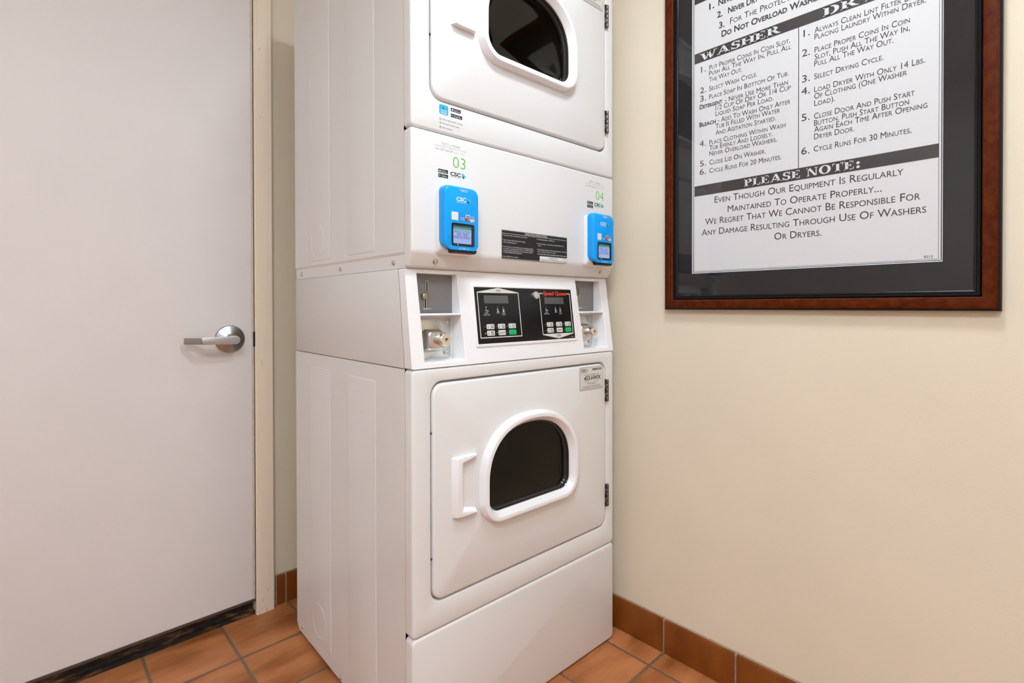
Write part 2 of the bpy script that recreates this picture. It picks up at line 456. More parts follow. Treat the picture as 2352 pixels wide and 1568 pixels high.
# ------------------------------------------------------------------ the room
XL, YF = -2.75, -3.40          # left and front walls
def struct(name, mb, **k):
    o = mb.build(name, **k); o['kind'] = 'structure'; return o
b = MB(); b.box(XL - .1, .1, YF - .1, 1.0, -.06, 0, M_floor); struct('floor', b, smooth=0)
b = MB(); b.box(XL - .1, .1, YF - .1, 1.0, CEIL, CEIL + .06, M_ceil); struct('ceiling', b, smooth=0)
b = MB(); b.box(0, .1, YF, 1.0, 0, CEIL, M_wall); struct('wall_right', b, smooth=0)
DX0, DX1, DH = -1.735, -.7700, 2.050      # door frame opening
b = MB()
b.box(DX1, 0, 0, .12, 0, CEIL, M_wall); b.box(XL, DX0, 0, .12, 0, CEIL, M_wall); b.box(DX0, DX1, 0, .12, DH, CEIL, M_wall)
struct('wall_back', b, smooth=0)
b = MB(); b.box(XL - .1, XL, YF, 1.0, 0, CEIL, M_pale_wall); struct('wall_left', b, smooth=0)
b = MB(); b.box(XL, 0, YF - .1, YF, 0, CEIL, M_pale_wall); struct('wall_front', b, smooth=0)
b = MB(); b.box(XL, 0, 1.0, 1.06, 0, CEIL, M_wall); struct('wall_beyond', b, smooth=0)

# tiled skirtings: each a run of bullnosed tiles with grout joints
def skirting(name, joints, mapf, h=.096, t=.010):
    mb = MB()
    for a, c in zip(joints[:-1], joints[1:]):
        prof = [(0, 0.002), (t, 0.002), (t, h - .006), (t - .0018, h - .002), (t - .006, h), (0, h)]
        g = .0028
        mb.loft([[mapf(a + g, p, q) for p, q in prof], [mapf(c - g, p, q) for p, q in prof]], M_skirt, True, True)
    prof = [(0, 0), (t - .0022, 0), (t - .0022, h - .004), (0, h + .003)]
    mb.loft([[mapf(joints[0], p, q) for p, q in prof], [mapf(joints[-1], p, q) for p, q in prof]], M_grout, True, True)
    return struct(name, mb, smooth=40)
skirting('baseboard_right', [YF] + [-1.0112 - .2033 * k for k in range(11, -6, -1) if -1.0112 - .2033 * k > YF + .02 and -1.0112 - .2033 * k < -.02] + [-.0005], lambda a, p, q: (-p, a, q))
skirting('baseboard_back', [-.7205, -.689, -.489, -.289, -.089, -.0115], lambda a, p, q: (a, -p, q))

# door frame (hollow pressed metal), door leaf, threshold
b = MB()
def jamb(x_in, x_out):
    s = 1 if x_out > x_in else -1
    prof = [(x_in, .115), (x_in, -.0175), (x_in + s * .0040, -.0212), (x_in + s * .0102, -.0207), (x_in + s * .0106, -.0222), (x_in + s * .0390, -.0222),
            (x_in + s * .0394, -.0208), (x_in + s * .0515, -.0208), (x_in + s * .0548, -.0185), (x_in + s * .0548, .0), (x_in + s * .004, .001), (x_in + s * .004, .115)]
    mn = [(x, y, 0) for x, y in prof]; mx = [(x, y, DH) for x, y in prof]
    b.loft([mn, mx], M_jamb, True, True)
jamb(-.7838, -.72); jamb(DX0 + .003, DX0 - .05)
b.loft([[(DX0 - .042, y, z) for y, z in ((.0, DH - .003), (-.0205, DH - .003), (-.0205, DH + .045), (.0, DH + .045))],
        [(-.728, y, z) for y, z in ((.0, DH - .003), (-.0205, DH - .003), (-.0205, DH + .045), (.0, DH + .045))]], M_jamb, True, True)
b.box(-.806, -.7820, .030, .045, 0.0, DH - .003, M_jamb)     # rebate stop behind the leaf
struct('trim_1', b, smooth=30)
LX0 = DX0 + .006
door = MB(); door.box(LX0, -.7874, -.0170, .0270, .0545, DH - .006, M_door)
door = door.build('door_1', bevel=.0012, seg=1); door['kind'] = 'structure'
b = MB(); b.box(-.7944, -.7871, -.0178, .0275, .0545, DH - .006, M_dedge); b.build('edge_strip', door, bevel=.0008, seg=1)
b = MB(); b.box(LX0, -.7874, -.0188, .0270, .0465, .0550, M_sweep); b.build('door_sweep', door, bevel=.001, seg=1)
b = MB(); b.box(-.7895, -.7834, -.0186, .020, .8585, .9055, M_black); b.build('latch_plate', door, bevel=.0006, seg=1)
# lever handle: rosette disc, stub and a flat bent lever
HX, HZ, HY = -.8564, .8850, -.0130
b = MB()
b.lathe([(.0425, 0), (.0425, .003), (.0405, .0055), (.0300, .0095), (.0185, .0145), (.0160, .016), (.0160, .020)], (HX, HY - .004, HZ), (0, -1, 0), M_satin, 48)
rose = b.build('rosette', door, smooth=25)
b = MB()
n_end = 9
outl = []
for i in range(n_end):
    t = R(90 - 180 * i / (n_end - 1)); outl.append((HX + .001 + .0125 * math.cos(t), HZ + .0128 * math.sin(t)))
outl += [(HX - .040, HZ - .0115), (HX - .0890, HZ - .0098), (HX - .0915, HZ - .0092), (HX - .0915, HZ + .0092), (HX - .0890, HZ + .0098), (HX - .040, HZ + .0108)]
b.loft([[(x, HY - .0555, z) for x, z in outl], [(x, HY - .0655, z) for x, z in outl]], M_satin2, True, True)
b.build('lever', door, bevel=.0015, seg=2, bang=50)
b = MB()
ret = [(HX - .0880, -.0655), (HX - .0915, -.0655), (HX - .1262, -.0300), (HX - .1262, -.0205), (HX - .1205, -.0205), (HX - .1195, -.0270), (HX - .0880, -.0560)]
b.loft([[(x, HY + y, HZ - .0092) for x, y in ret], [(x, HY + y, HZ + .0092) for x, y in ret]], M_satin, True, True)
b.lathe([(.0115, 0), (.0115, .040)], (HX, HY - .018, HZ), (0, -1, 0), M_satin, 28)
b.build('lever_return', door, bevel=.0012, seg=2, bang=50)
b = MB(); b.box(DX0 + .004, -.7842, -.0065, .110, .001, .010, M_grime)
b.loft([[(DX0 + .004, y, z) for y, z in ((.012, .010), (.020, .040), (.10, .040), (.10, .010))], [(-.7842, y, z) for y, z in ((.012, .010), (.020, .040), (.10, .040), (.10, .010))]], M_grime, True, True)
struct('trim_2', b, smooth=30)

# ------------------------------------------------------------------ ceiling lights, the last an added fill
for i, (lx, ly, hx, hy, st) in enumerate(LAMPS):
    e = empty('ceiling_light', (lx, ly, CEIL))
    prop(e, 'rectangular white ceiling light above the laundry corner' if i == 0 else 'rectangular ceiling light further from the dryer, the rearmost one added as fill', 'ceiling light')
    mb = MB(); mb.box(-hx - .02, hx + .02, -hy - .02, hy + .02, -.03, 0, M_ceil); mb.build('housing', e, bevel=.004)
    md = emitter('diffuser_glow', (.885, 1.0, 1.10), st)
    mb = MB(); mb.box(-hx, hx, -hy, hy, -.040, -.030, md); mb.build('diffuser', e, bevel=.003)

# ------------------------------------------------------------------ stacked dryers
# local frame: u across the front, v into the depth (front panels at v = 0), z up
MX, MY, MR = -.7389, -.8558, R(-1.4628)
W, D = .683, .664
Z0, Z1, Z2, Z3, ZT = .2872, .8528, 1.0662, 1.3591, 1.925
UPD = 1.0800; UP = 1.0735                                 # upper dryer = lower dryer moved up
ROOT = empty('stacked_tumble_dryer', (MX, MY, 0), MR)
prop(ROOT, 'tall white coin-operated stack of two tumble dryers standing in the corner by the door', 'tumble dryer')
F = lambda d=0.00015: (lambda a, c: (a, -d, c))
def put(mb, vf, mapf, mat): mb.flat(vf, mapf, mat)

# --- side cabinets with pressed ribs
def pressed(mb, v0, v1, z0, z1, r=.007):
    rings = []
    for ins, off in ((0, .0001), (.0018, -.0010), (.0030, -.0012)):
        rings.append([(off, p, q) for p, q in rr(v0 + ins, v1 - ins, z0 + ins, z1 - ins, r)])
    mb.loft(rings, M_white, False, True)
def knockout(mb, v, z, rad):
    n = 48; rings = []
    for r_, off in ((rad + .0014, -.0011), (rad + .0007, -.0017), (rad - .0007, -.0017), (rad - .0014, -.0011)):
        rings.append([(off, v + r_ * math.cos(2 * math.pi * k / n), z + r_ * math.sin(2 * math.pi * k / n)) for k in range(n)])
    mb.loft(rings, M_white)
def cabinet(name, z0, z1, notch_top, ribs, kz, strip):
    mb = MB(); c = .016
    def outline(u):
        lo = [(.0285, z0), (D - c, z0), (D, z0 + c)]
        hi = [(D, z1 - c), (D - c * .8, z1)] if notch_top else [(D, z1)]
        return [(u, a, q) for a, q in lo + hi + [(.0285, z1)]]
    if strip:       # foot of the cabinet steps in along the bottom edge
        zs = z0 + .030
        mb.loft([[(.0028, .0285, z0), (.0028, D, z0), (.0028, D, zs), (.0028, .0285, zs)], [(W - .0028, .0285, z0), (W - .0028, D, z0), (W - .0028, D, zs), (W - .0028, .0285, zs)]], M_white, True, True)
        mb.loft([[(.0028, .0285, zs - .002), (.0028, D, zs - .002), (W - .0028, D, zs - .002), (W - .0028, .0285, zs - .002)],
                 [(0, .0285, zs + .004), (0, D, zs + .004), (W, D, zs + .004), (W, .0285, zs + .004)]], M_white, True, False)
        z0 = zs + .004
    zz = [(.0285, z0), (D, z0), (D, z1 - c), (D - c * .8, z1), (.0285, z1)] if strip else None
    pts = [(a, q) for _, a, q in outline(0)] if not strip else zz
    mb.loft([[(0, a, q) for a, q in pts], [(W, a, q) for a, q in pts]], M_white, True, True, False)
    for v0, v1, za, zb in ribs: pressed(mb, v0, v1, za, zb)
    knockout(mb, .492, kz, .046)
    return mb.build(name, ROOT, smooth=30)
cabinet('lower_cabinet', .0153, Z1 - .0010, False, [(.4125, .5535, .0500, .8163), (.1580, .3055, .0440, .8148)], .110, False)
cabinet('upper_cabinet', Z2 + .0004, ZT, True, [(.4110, .5520, 1.1105, 1.872), (.1600, .3055, 1.1108, 1.872)], 1.1665, True)
mb = MB(); mb.lathe([(.010, 0), (.010, .012), (.018, .0125), (.018, .0155)], (.06, .10, .0158), (0, 0, -1), M_rubber_foot, 16)
for i, (u, v) in enumerate(((.06, .10), (W - .06, .10), (.06, .60), (W - .06, .60))):
    mb = MB(); mb.lathe([(.010, 0), (.010, .010), (.018, .0105), (.018, .0155)], (u, v, .0157), (0, 0, -1), M_rubber_foot, 16); mb.build('leveling_foot', ROOT)

# --- screws
def screw(o, axis, r=.0055, mat=None, parent=None, name='screw'):
    mb = MB(); a = Vector(axis)
    mb.lathe([(r * 1.15, -.0005), (r * 1.15, .0006), (r * .78, .0008), (r * .78, .0030), (r * .6, .0038), (r * .25, .0030)], o, a, mat or M_steel, 6 if False else 18)
    return mb.build(name, parent or ROOT, smooth=40)
for v in (.6185, .3517, .0786): screw((.0028, v, 1.0800), (-1, 0, 0))
for v, z in ((.6212, .0331), (.3542, .0245)): screw((0, v, z), (-1, 0, 0), .0045)

# --- control housing: sloping plastic fascia over a plain sheet-metal body
K = .135
def cp(u, z, d=0.0):       # point on the sloping fascia, d in front of it
    return (u, K * (z - .853) - d * .991, z + d * .134)
mb = MB()
zl, zh = Z1 + .0008, Z2 - .0006
fe = lambda z: .0292 + .120 * (z - .853)
mb.loft([[(0, fe(zl), zl), (0, D - .002, zl), (0, D - .002, zh), (0, fe(zh), zh)], [(W, fe(zl), zl), (W, D - .002, zl), (W, D - .002, zh), (W, fe(zh), zh)]], M_white, True, True, False)
mb.build('control_housing', ROOT, smooth=30, bevel=.0012, seg=2)
mb = MB()
rows = [zl, .8648, 1.0566, zh]
col = lambda i, z: [0, .0301 + (1.0566 - z) * .021, .1349 + (1.0566 - z) * .031, .5455 + (1.0566 - z) * .050, .6512 + (1.0566 - z) * .036, W][i]
for r_ in range(3):
    for c in range(5):
        if r_ == 1 and c in (1, 3): continue
        za, zb = rows[r_], rows[r_ + 1]
        mb.poly([cp(col(c, za) if 0 < c else 0, za), cp(col(c + 1, za) if c < 4 else W, za), cp(col(c + 1, zb) if c < 4 else W, zb), cp(col(c, zb) if 0 < c else 0, zb)], M_plast)
VB = .054                                  # depth of the coin recesses
for c in (1, 3):
    za, zb = rows[1], rows[2]
    A = [cp(col(c, za), za), cp(col(c + 1, za), za), cp(col(c + 1, zb), zb), cp(col(c, zb), zb)]
    ua, ub = col(c, za) - .012, col(c + 1, zb) + .0035
    B = [(ua, VB, za - .001), (ub, VB, za - .001), (ub, VB, zb + .001), (ua, VB, zb + .001)]
    mb.loft([A, B], M_plast, False, True)
# outer return of the fascia
o4 = [(0, zl), (W, zl), (W, zh), (0, zh)]
mb.loft([[cp(u, z) for u, z in o4], [(u, fe(z) - .0012, z) for u, z in o4]], M_plast)
bm_edges = mb
fascia = mb.build('control_fascia', ROOT, smooth=35, bevel=.0030, seg=3, bang=40)
# recess dividers, coin plates, coin mechanisms and locks
def coin_unit(u0):
    """u0: shift of the whole unit along the front"""
    mbs = MB(); zt = .9695
    a0, a1 = (.0318 + u0, .1372 + u0 + (.0015 if u0 else 0))
    mbs.loft([[cp(a0 - .002, zt - .0045, .001), cp(a1 + .001, zt - .0045, .001), cp(a1 + .001, zt, .001), cp(a0 - .002, zt, .001)],
              [(a0 - .013, VB, zt - .0045), (a1 + .006, VB, zt - .0045), (a1 + .006, VB, zt), (a0 - .013, VB, zt)]], M_plast, True, True)
    mbs.build('recess_shelf', ROOT, bevel=.0010, seg=2)
    # upper compartment: grey plate with coin slot
    mbp = MB(); mbp.box(.022 + u0, .1398 + u0, VB - .003, VB - .0005, zt + .0015, 1.0558, M_grey_enamel)
    plate = mbp.build('coin_plate', ROOT, bevel=.0008, seg=1)
    def slot(z0, z1, uc, wd, name):
        m2 = MB()
        o = rr(uc - wd, uc + wd, z0, z1, wd * .98, 6); i = rr(uc - wd + .0014, uc + wd - .0014, z0 + .0014, z1 - .0014, wd - .0016, 6)
        m2.loft([[(p, VB - .0028, q) for p, q in o], [(p, VB - .0060, q) for p, q in o], [(p, VB - .0060, q) for p, q in i], [(p, VB - .0032, q) for p, q in i]], M_steel)
        m2.poly([(p, VB - .0034, q) for p, q in i], M_black)
        return m2.build(name, plate)
    slot(1.0150, 1.0425, .0680 + u0, .0032, 'coin_slot')
    slot(.9800, 1.0040, .0640 + u0, .0032, 'coin_return_slot')
    m2 = MB()
    m2.lathe([(.0075, 0), (.0075, .006), (.0055, .009), (.0028, .0095)], (.0605 + u0, VB - .003, 1.0080), (0, -1, 0), M_brass, 20)
    m2.loft([[(.0600 + u0, VB - .004, 1.0105), (.0695 + u0, VB - .004, 1.0125), (.0700 + u0, VB - .004, 1.0185), (.0640 + u0, VB - .004, 1.0175)],
             [(.0600 + u0, VB - .010, 1.0105), (.0690 + u0, VB - .009, 1.0130), (.0695 + u0, VB - .009, 1.0180), (.0640 + u0, VB - .010, 1.0170)]], M_brass, True, True)
    m2.build('coin_lever', plate, bevel=.0008, seg=2)
    m2 = MB()
    ring = [(.0660 + u0 + .0105 * math.cos(t), VB - .008 - .006 * math.sin(t) , .9800) for t in [2 * math.pi * k / 20 for k in range(20)]]
    m2.tube(ring, .0014, M_chrome, 8, closed=True)
    m2.build('coin_return_ring', plate)
    # lower compartment: zinc plate, lock box, cylinder lock, bolts
    m2 = MB(); m2.box(.024 + u0, .1335 + u0, VB - .004, VB - .0005, .8690, .9575, M_steel)
    lp = m2.build('lock_plate', ROOT, bevel=.0010, seg=2)
    m2 = MB()
    o = lambda ins, v: [(p, v, q) for p, q in rr(.0560 + ins * .6 + u0, .1080 - ins + u0, .8830 + ins, .9345 - ins, .009, 5)]
    m2.loft([o(0, VB - .0035), o(.001, VB - .006), o(.004, VB - .020), o(.0075, VB - .0255), o(.011, VB - .0265)], M_steel, False, True)
    m2.build('lock_box', lp, smooth=50)
    m2 = MB(); LU, LZ = .0930 + u0, .9120
    m2.lathe([(.0138, 0), (.0138, .008), (.0126, .0085), (.0126, .011), (.0142, .0115), (.0142, .0170), (.0128, .0185), (.0040, .0185)], (LU, VB - .0262, LZ), (0, -1, 0), M_chrome, 32)
    kh = [(-.0012, -.0040), (.0012, -.0040), (.0016, -.0002), (.0050, .0002), (.0050, .0026), (-.0034, .0026), (-.0034, .0006), (-.0014, .0002)]
    m2.poly([(LU + a, VB - .0262 - .0187, LZ + q) for a, q in kh], M_black)
    m2.build('cylinder_lock', lp, smooth=40)
    for u, z in ((.1215, .9490), (.1205, .8790), (.0395, .9350)):
        screw((u + u0, VB - .004, z), (0, -1, 0), .0060, M_steel, lp, 'bolt')
coin_unit(0.0); coin_unit(.5150)

# --- display panel in its raised white surround
mb = MB()
so = rr(.1735, .5262, .8905, 1.0367, .004, 4); si = rr(.1795, .5185, .8970, 1.0296, .0015, 4)
mb.loft([[cp(a, c, 0) for a, c in rr(.1725, .5272, .8895, 1.0377, .005, 4)], [cp(a, c, .0022) for a, c in so], [cp(a, c, .0028) for a, c in rr(.1750, .5247, .8920, 1.0352, .004, 4)], [cp(a, c, .0028) for a, c in rr(.1785, .5195, .8960, 1.0306, .002, 4)], [cp(a, c, .0016) for a, c in si]], M_plast)
mb.build('display_surround', ROOT, smooth=40)
mb = MB()
mb.poly([cp(a, c, .0016) for a, c in si], M_black)
P1 = lambda a, c: cp(a, c, .0020)
P2 = lambda a, c: cp(a, c, .0023)
def outline_box(u0, u1, z0, z1, up):
    t = .0011
    q = lambda *p: mb.poly([P1(a, c) for a, c in p], M_cream_ink)
    q((u0 - t, z0), (u0 + t, z0), (u0 + t, z1), (u0 - t, z1)); q((u1 - t, z0), (u1 + t, z0), (u1 + t, z1), (u1 - t, z1))
    m = (u0 + u1) / 2
    if up:
        q((u0 - t, z0 - t), (u1 + t, z0 - t), (u1 + t, z0 + t), (u0 - t, z0 + t))
        q((u0 - t, z1 + .0008), (u0, z1 - .0012), (u1, z1 - .0012), (u1 + t, z1 + .0008), (m + .002, z1 + .0108), (m - .002, z1 + .0108))
        put(mb, text('UPPER', m - .0083, m + .0083, z1 + .0012, .0056, bold=-.005), P2, M_ink)
    else:
        q((u0 - t, z1 - t), (u0 + .013, z1 - t), (u0 + .013, z1 + t), (u0 - t, z1 + t)); q((u1 - .011, z1 - t), (u1 + t, z1 - t), (u1 + t, z1 + t), (u1 - .011, z1 + t))
        q((u0 - t, z0 - .0008), (m - .002, z0 - .0115), (m + .002, z0 - .0115), (u1 + t, z0 - .0008), (u1, z0 + .0012), (u0, z0 + .0012))
        put(mb, text('LOWER', m - .0083, m + .0083, z0 - .0069, .0056, bold=-.005), P2, M_ink)
        put(mb, text('Speed Queen', u0 + .0146, u1 - .0130, z1 - .0042, .0094, bold=.032), P2, M_red_ink)
outline_box(.1880, .3187, .9110, 1.0180, True); outline_box(.3938, .5112, .9110, 1.0180, False)
put(mb, text('512857', .500, .5135, .9000, .0026), P1, M_grey_ink)
for du, lit in ((0, True), (.2032, False)):
    for u, t1, t2 in ((.2118, 'INSERT', 'COINS / CARD'), (.2472, 'DRYING', None), (.2651, 'COOL', 'DOWN')):
        u += du; g = P1
        if u - du < .22:
            put(mb, text('R', u - .0026, u - .0002, .9725, .0062, bold=.02), g, M_white_ink); put(mb, text('/ID', u + .0006, u + .0062, .9722, .0034), g, M_white_ink)
        elif u - du < .25:
            for k in range(2): mb.tube([g(u - .002 + .0022 * k + .0008 * math.sin(i), .9745 + .0012 * i) for i in range(5)], .0004, M_white_ink, 5)
            mb.poly([g(u - .0030, .9716), g(u + .0036, .9716), g(u + .0028, .9736), g(u - .0022, .9736)], M_white_ink)
        else:
            for s in (-1, 1): mb.poly([g(u - .0032 * s - .0006, .9792), g(u - .0032 * s + .0006, .9792), g(u + .0030 * s + .0006, .9718), g(u + .0030 * s - .0006, .9718)], M_white_ink)
            mb.poly([g(u - .0036, .9716), g(u + .0040, .9716), g(u + .0030, .9732), g(u - .0026, .9732)], M_white_ink)
        wd = .0100 if t2 and 'C' in t2 and '/' in t2 else .0052
        put(mb, text(t1, u - .0048, u + .0048, .9675, .0026), g, M_white_ink)
        if t2: put(mb, text(t2, u - wd, u + wd, .9632, .0026), g, M_white_ink)
disp = mb.build('display_panel', ROOT, smooth=0)
def lcd(u0, u1, z0, z1):
    m2 = MB(); m2.prism([(u0, z0), (u1, z0), (u1, z1), (u0, z1)], cp, .0014, .0022, M_lcd); m2.build('lcd_display', disp, smooth=0)
lcd(.2068, .2832, .9915, 1.0107); lcd(.4110, .4845, .9903, 1.0080)
def led(u, z, lit):
    m2 = MB(); m2.lathe([(.0011, 0), (.0010, .0006)], cp(u, z, .0016), (0, -.991, .134), M_led if lit else M_led_off, 10); m2.build('indicator_led', disp)
def keypad(du, first):
    cols = ((.2080, .2312), (.2430, .2659), (.2772, .3008))
    names = (('HIGH', 'TEMP'), ('LOW', 'TEMP'), ('NO', 'HEAT')), (('MED', 'TEMP'), ('DELICATES', None), (None, None))
    for r_, (z0, z1) in enumerate(((.9306, .9424), (.9152, .9272))):
        for k, (a, c) in enumerate(cols):
            a, c = a + du + (.0003 * k if du else 0), c + du + (.0002 if du else 0)
            g = r_ == 1 and k == 2
            m2 = MB(); o = rr(a, c, z0, z1, .0022, 4)
            m2.loft([[cp(p, q, .0014) for p, q in o], [cp(p, q, .0024) for p, q in o], [cp(p, q, .0028) for p, q in rr(a + .0006, c - .0006, z0 + .0006, z1 - .0006, .0018, 4)]], M_greenkey if g else M_key, False, True)
            t1, t2 = names[r_][k]
            fm = lambda p, q: cp(p, q, .0031)
            if t1 and t2:
                put(m2, text(t1, a + .0108, c - .0028, z0 + .0066, .0030, bold=.01), fm, M_ink); put(m2, text(t2, a + .0108, c - .0028, z0 + .0022, .0030, bold=.01), fm, M_ink)
            elif t1: put(m2, text(t1, a + .0066, c - .0016, z0 + .0042, .0034, bold=.01), fm, M_ink)
            else: put(m2, text('START', a + .006, c - .006, z0 + .0045, .0030), fm, M_greenkey)
            if not g:
                x = a + (.0042 if t2 else .0034)
                m2.poly([fm(x - .0005, z0 + .0040), fm(x + .0005, z0 + .0040), fm(x + .0005, z1 - .0020), fm(x - .0005, z1 - .0020)], M_ink)
                m2.poly([fm(x + .0012 * math.cos(2 * math.pi * i / 10), z0 + .0034 + .0012 * math.sin(2 * math.pi * i / 10)) for i in range(10)], M_ink)
            m2.build('green_start_key' if g else 'key', disp, smooth=0)
            led(a - .0046, (z0 + z1) / 2, first and r_ == 1 and k == 0)
keypad(0, True); keypad(.2036, False)
for du, lit in ((0, True), (.2032, False)):
    for u in (.2118, .2472, .2651): led(u - .0004 + du, .9826, lit and u < .22)
m2 = MB(); m2.lathe([(.0098, 0), (.0098, .0075), (.0088, .0088), (.0060, .0088), (.0056, .0078), (.0042, .0078), (.0040, .0088), (.0008, .0088)], cp(.3760, 1.0118, .0016), (0, -.991, .134), M_chrome, 32)
m2.build('panel_lock', disp, smooth=40)

# --- front panels
def rim_panel(name, z0, z1, rb=.006, opening=None):
    mb = MB(); n = 6
    O = lambda ins, v: [(a, v, c) for a, c in rr(ins, W - ins, z0 + ins, z1 - ins, rb + .003 if ins < .004 else rb, n)]
    rings = [O(0, .0280), O(0, .0060), O(.0008, .0030), O(.0026, .0010), O(.0060, 0)]
    if opening:
        a0, a1, c0, c1, r = opening
        Q = lambda ins, v: [(a, v, c) for a, c in rr(a0 + ins, a1 - ins, c0 + ins, c1 - ins, max(r - ins, .004), n)]
        rings += [Q(-.0025, 0), Q(-.0008, .0007), Q(0, .0025), Q(.0, .0200)]
        mb.loft(rings, M_white, False, False)
        mb.loft([Q(.0, .0200), Q(.060, .0200)], M_white)
        rings = None
    else:
        mb.loft(rings, M_white, True, True)
    return mb.build(name, ROOT, smooth=45)
rim_panel('base_panel', .0045, Z0 - .0008, .009)
rim_panel('lower_front_panel', Z0 + .0008, Z1 - .0008, .006, (.0455, .6475, .3470, .8240, .030))
rim_panel('upper_front_panel', Z3 + .0008, ZT, .006, (.0455, .6475, .3470 + UPD, .8240 + UPD, .030))
# payment panel with a raked lower lip
mb = MB()
prof = [(.0280, Z3 - .0008), (0, Z3 - .0008), (0, 1.1010), (.0175, 1.0680), (.0280, 1.0680)]
mb.loft([[(0, p, q) for p, q in prof], [(W, p, q) for p, q in prof]], M_white, True, True, False)
mb.build('payment_panel', ROOT, smooth=45, bevel=.0058, seg=4, bang=20)
rk = Vector((0, -.033, -.0175)).normalized()
for u in (.0650, .6328): screw((u, .0097, 1.0826), (0, -.883, -.468), .0058)

# --- doors
DV = -.003
UC, HW = .3400, .1660
def dshape(d, v, dz=0.0, n=10):
    hw = HW - d; zb = .4765 + d; r = max(.058 - d, .012); zc = .575; bt = .1495 - d
    pts = []
    for i in range(n + 1):
        t = R(180 + 90 * i / n); pts.append((UC - hw + r + r * math.cos(t), zb + r + r * math.sin(t)))
    for i in range(n + 1):
        t = R(270 + 90 * i / n); pts.append((UC + hw - r + r * math.cos(t), zb + r + r * math.sin(t)))
    m = 4 * n; e = 2 / 2.3
    for i in range(m + 1):
        t = math.pi * i / m; c, s = math.cos(t), math.sin(t)
        pts.append((UC + hw * math.copysign(abs(c) ** e, c), zc + bt * abs(s) ** e))
    return [(a, v, c + dz) for a, c in pts]
def make_door(dw, name, tag_big, dz):
    # dw lifts the window, dz the door panel and what is fixed to it
    a0, a1, c0, c1 = .0495, .6435, .3515 + dz, .8190 + dz
    mb = MB(); n = 6
    rings = []
    for ins, v in ((0, .0180), (0, DV + .0060), (.0006, DV + .0036), (.0022, DV + .0014), (.0060, DV)):
        rings.append([(a, v, c) for a, c in rr(a0 + ins, a1 - ins, c0 + ins, c1 - ins, .027 - ins, n)])
    # face with the window hole: split into a left part, a right part and the strips above and below
    mb.loft(rings, M_white, False, False)
    i_ = .0060
    outer = rr(a0 + i_, a1 - i_, c0 + i_, c1 - i_, .027 - i_, n)
    hole = dshape(.012, DV, dw)
    # triangulate the annulus between the two outlines
    bmt = bmesh.new()
    vo = [bmt.verts.new((a, DV, c)) for a, c in outer]; vh = [bmt.verts.new(p) for p in hole[:-1] if True]
    es = [bmt.edges.new((vo[k], vo[(k + 1) % len(vo)])) for k in range(len(vo))] + [bmt.edges.new((vh[k], vh[(k + 1) % len(vh)])) for k in range(len(vh)) if (vh[k].co - vh[(k + 1) % len(vh)].co).length > 1e-7]
    bmesh.ops.triangle_fill(bmt, edges=es, use_beauty=True)
    bmt.verts.index_update(); base = len(mb.v)
    mb.v += [tuple(v.co) for v in bmt.verts]; k = mb.m(M_white)
    for f in bmt.faces:
        mb.f.append(tuple(base + v.index for v in f.verts)); mb.mi.append(k)
    bmt.free()
    mb.loft([dshape(.012, DV, dw), dshape(.012, .016, dw)], M_white)
    door_ = mb.build(name, ROOT, smooth=40)
    mb = MB()
    prof = ((0, DV - .0002), (.0004, -.0060), (.0048, -.0200), (.0056, -.0216), (.0072, -.0225), (.0078, -.0226), (.0150, -.0226), (.0156, -.0224), (.0164, -.0216), (.0246, -.0098), (.0255, -.0086), (.0262, -.0070), (.0262, .0030))
    mb.loft([dshape(d, v, dw) for d, v in prof], M_plast)
    mb.build('window_bezel', door_, smooth=24)
    mb = MB()
    prof = ((.0258, -.0060), (.0276, -.0060), (.0282, -.0050), (.0282, .0030), (.0300, .0036), (.0306, .0045), (.0306, .0110), (.0340, .0115))
    mb.loft([dshape(d, v, dw) for d, v in prof], M_gasket)
    mb.build('window_gasket', door_, smooth=30)
    mb = MB()
    prof = ((.0300, .0105), (.0400, .0128), (.0520, .0142), (.0620, .0146))
    mb.loft([dshape(d, v, dw) for d, v in prof], M_dglass, False, True)
    mb.loft([dshape(d, v, dw) for d, v in ((.0300, .0105), (.0300, .0135))] + [dshape(d, v + .0030, dw) for d, v in prof[1:]], M_clear, False, True)
    mb.build('window_glass', door_, smooth=60)
    mb = MB()
    mb.loft([dshape(d, v, dw) for d, v in ((.0120, .0165), (.0120, .0270), (.030, .240))], M_drum, False, True)
    mb.build('dryer_drum', door_, smooth=40)
    # scooped pull handle
    mb = MB()
    u0, us, ur, u1, zb, zt = .0972, .1050, .1180, .1590, .5195 + dz, .6520 + dz
    ph = .0130
    H = lambda u, z: (u, DV - ph, z)
    A = [H(us, zb + .0015), H(ur, zb), H(u1, zb + .0004), H(u1, zb + .0042), H(ur, zb + .0120), H(ur, zt - .0130), H(u1, zt - .0042), H(u1, zt - .0004), H(ur, zt), H(us, zt - .0015)]
    B = [(a, DV + .0005, c) for a, _, c in A]; B[0] = (u0, DV + .0005, zb); B[-1] = (u0, DV + .0005, zt)
    B[2] = (u1 + .006, DV + .0005, zb); B[7] = (u1 + .006, DV + .0005, zt)
    B[4] = (ur + .012, DV + .0002, zb + .0165); B[5] = (ur + .012, DV + .0002, zt - .0200); B[3] = (u1 + .004, DV + .0002, zb + .0085); B[6] = (u1 + .004, DV + .0002, zt - .0100)
    nA = len(A)
    for k in range(nA):
        k2 = (k + 1) % nA
        mb.poly([B[k], B[k2], A[k2], A[k]], M_plast)
    mb.poly([A[0], A[1], A[4], A[5], A[8], A[9]], M_plast); mb.poly([A[1], A[2], A[3], A[4]], M_plast); mb.poly([A[5], A[6], A[7], A[8]], M_plast)
    mb.build('door_handle', door_, smooth=35, bevel=.0016, seg=3, bang=25)
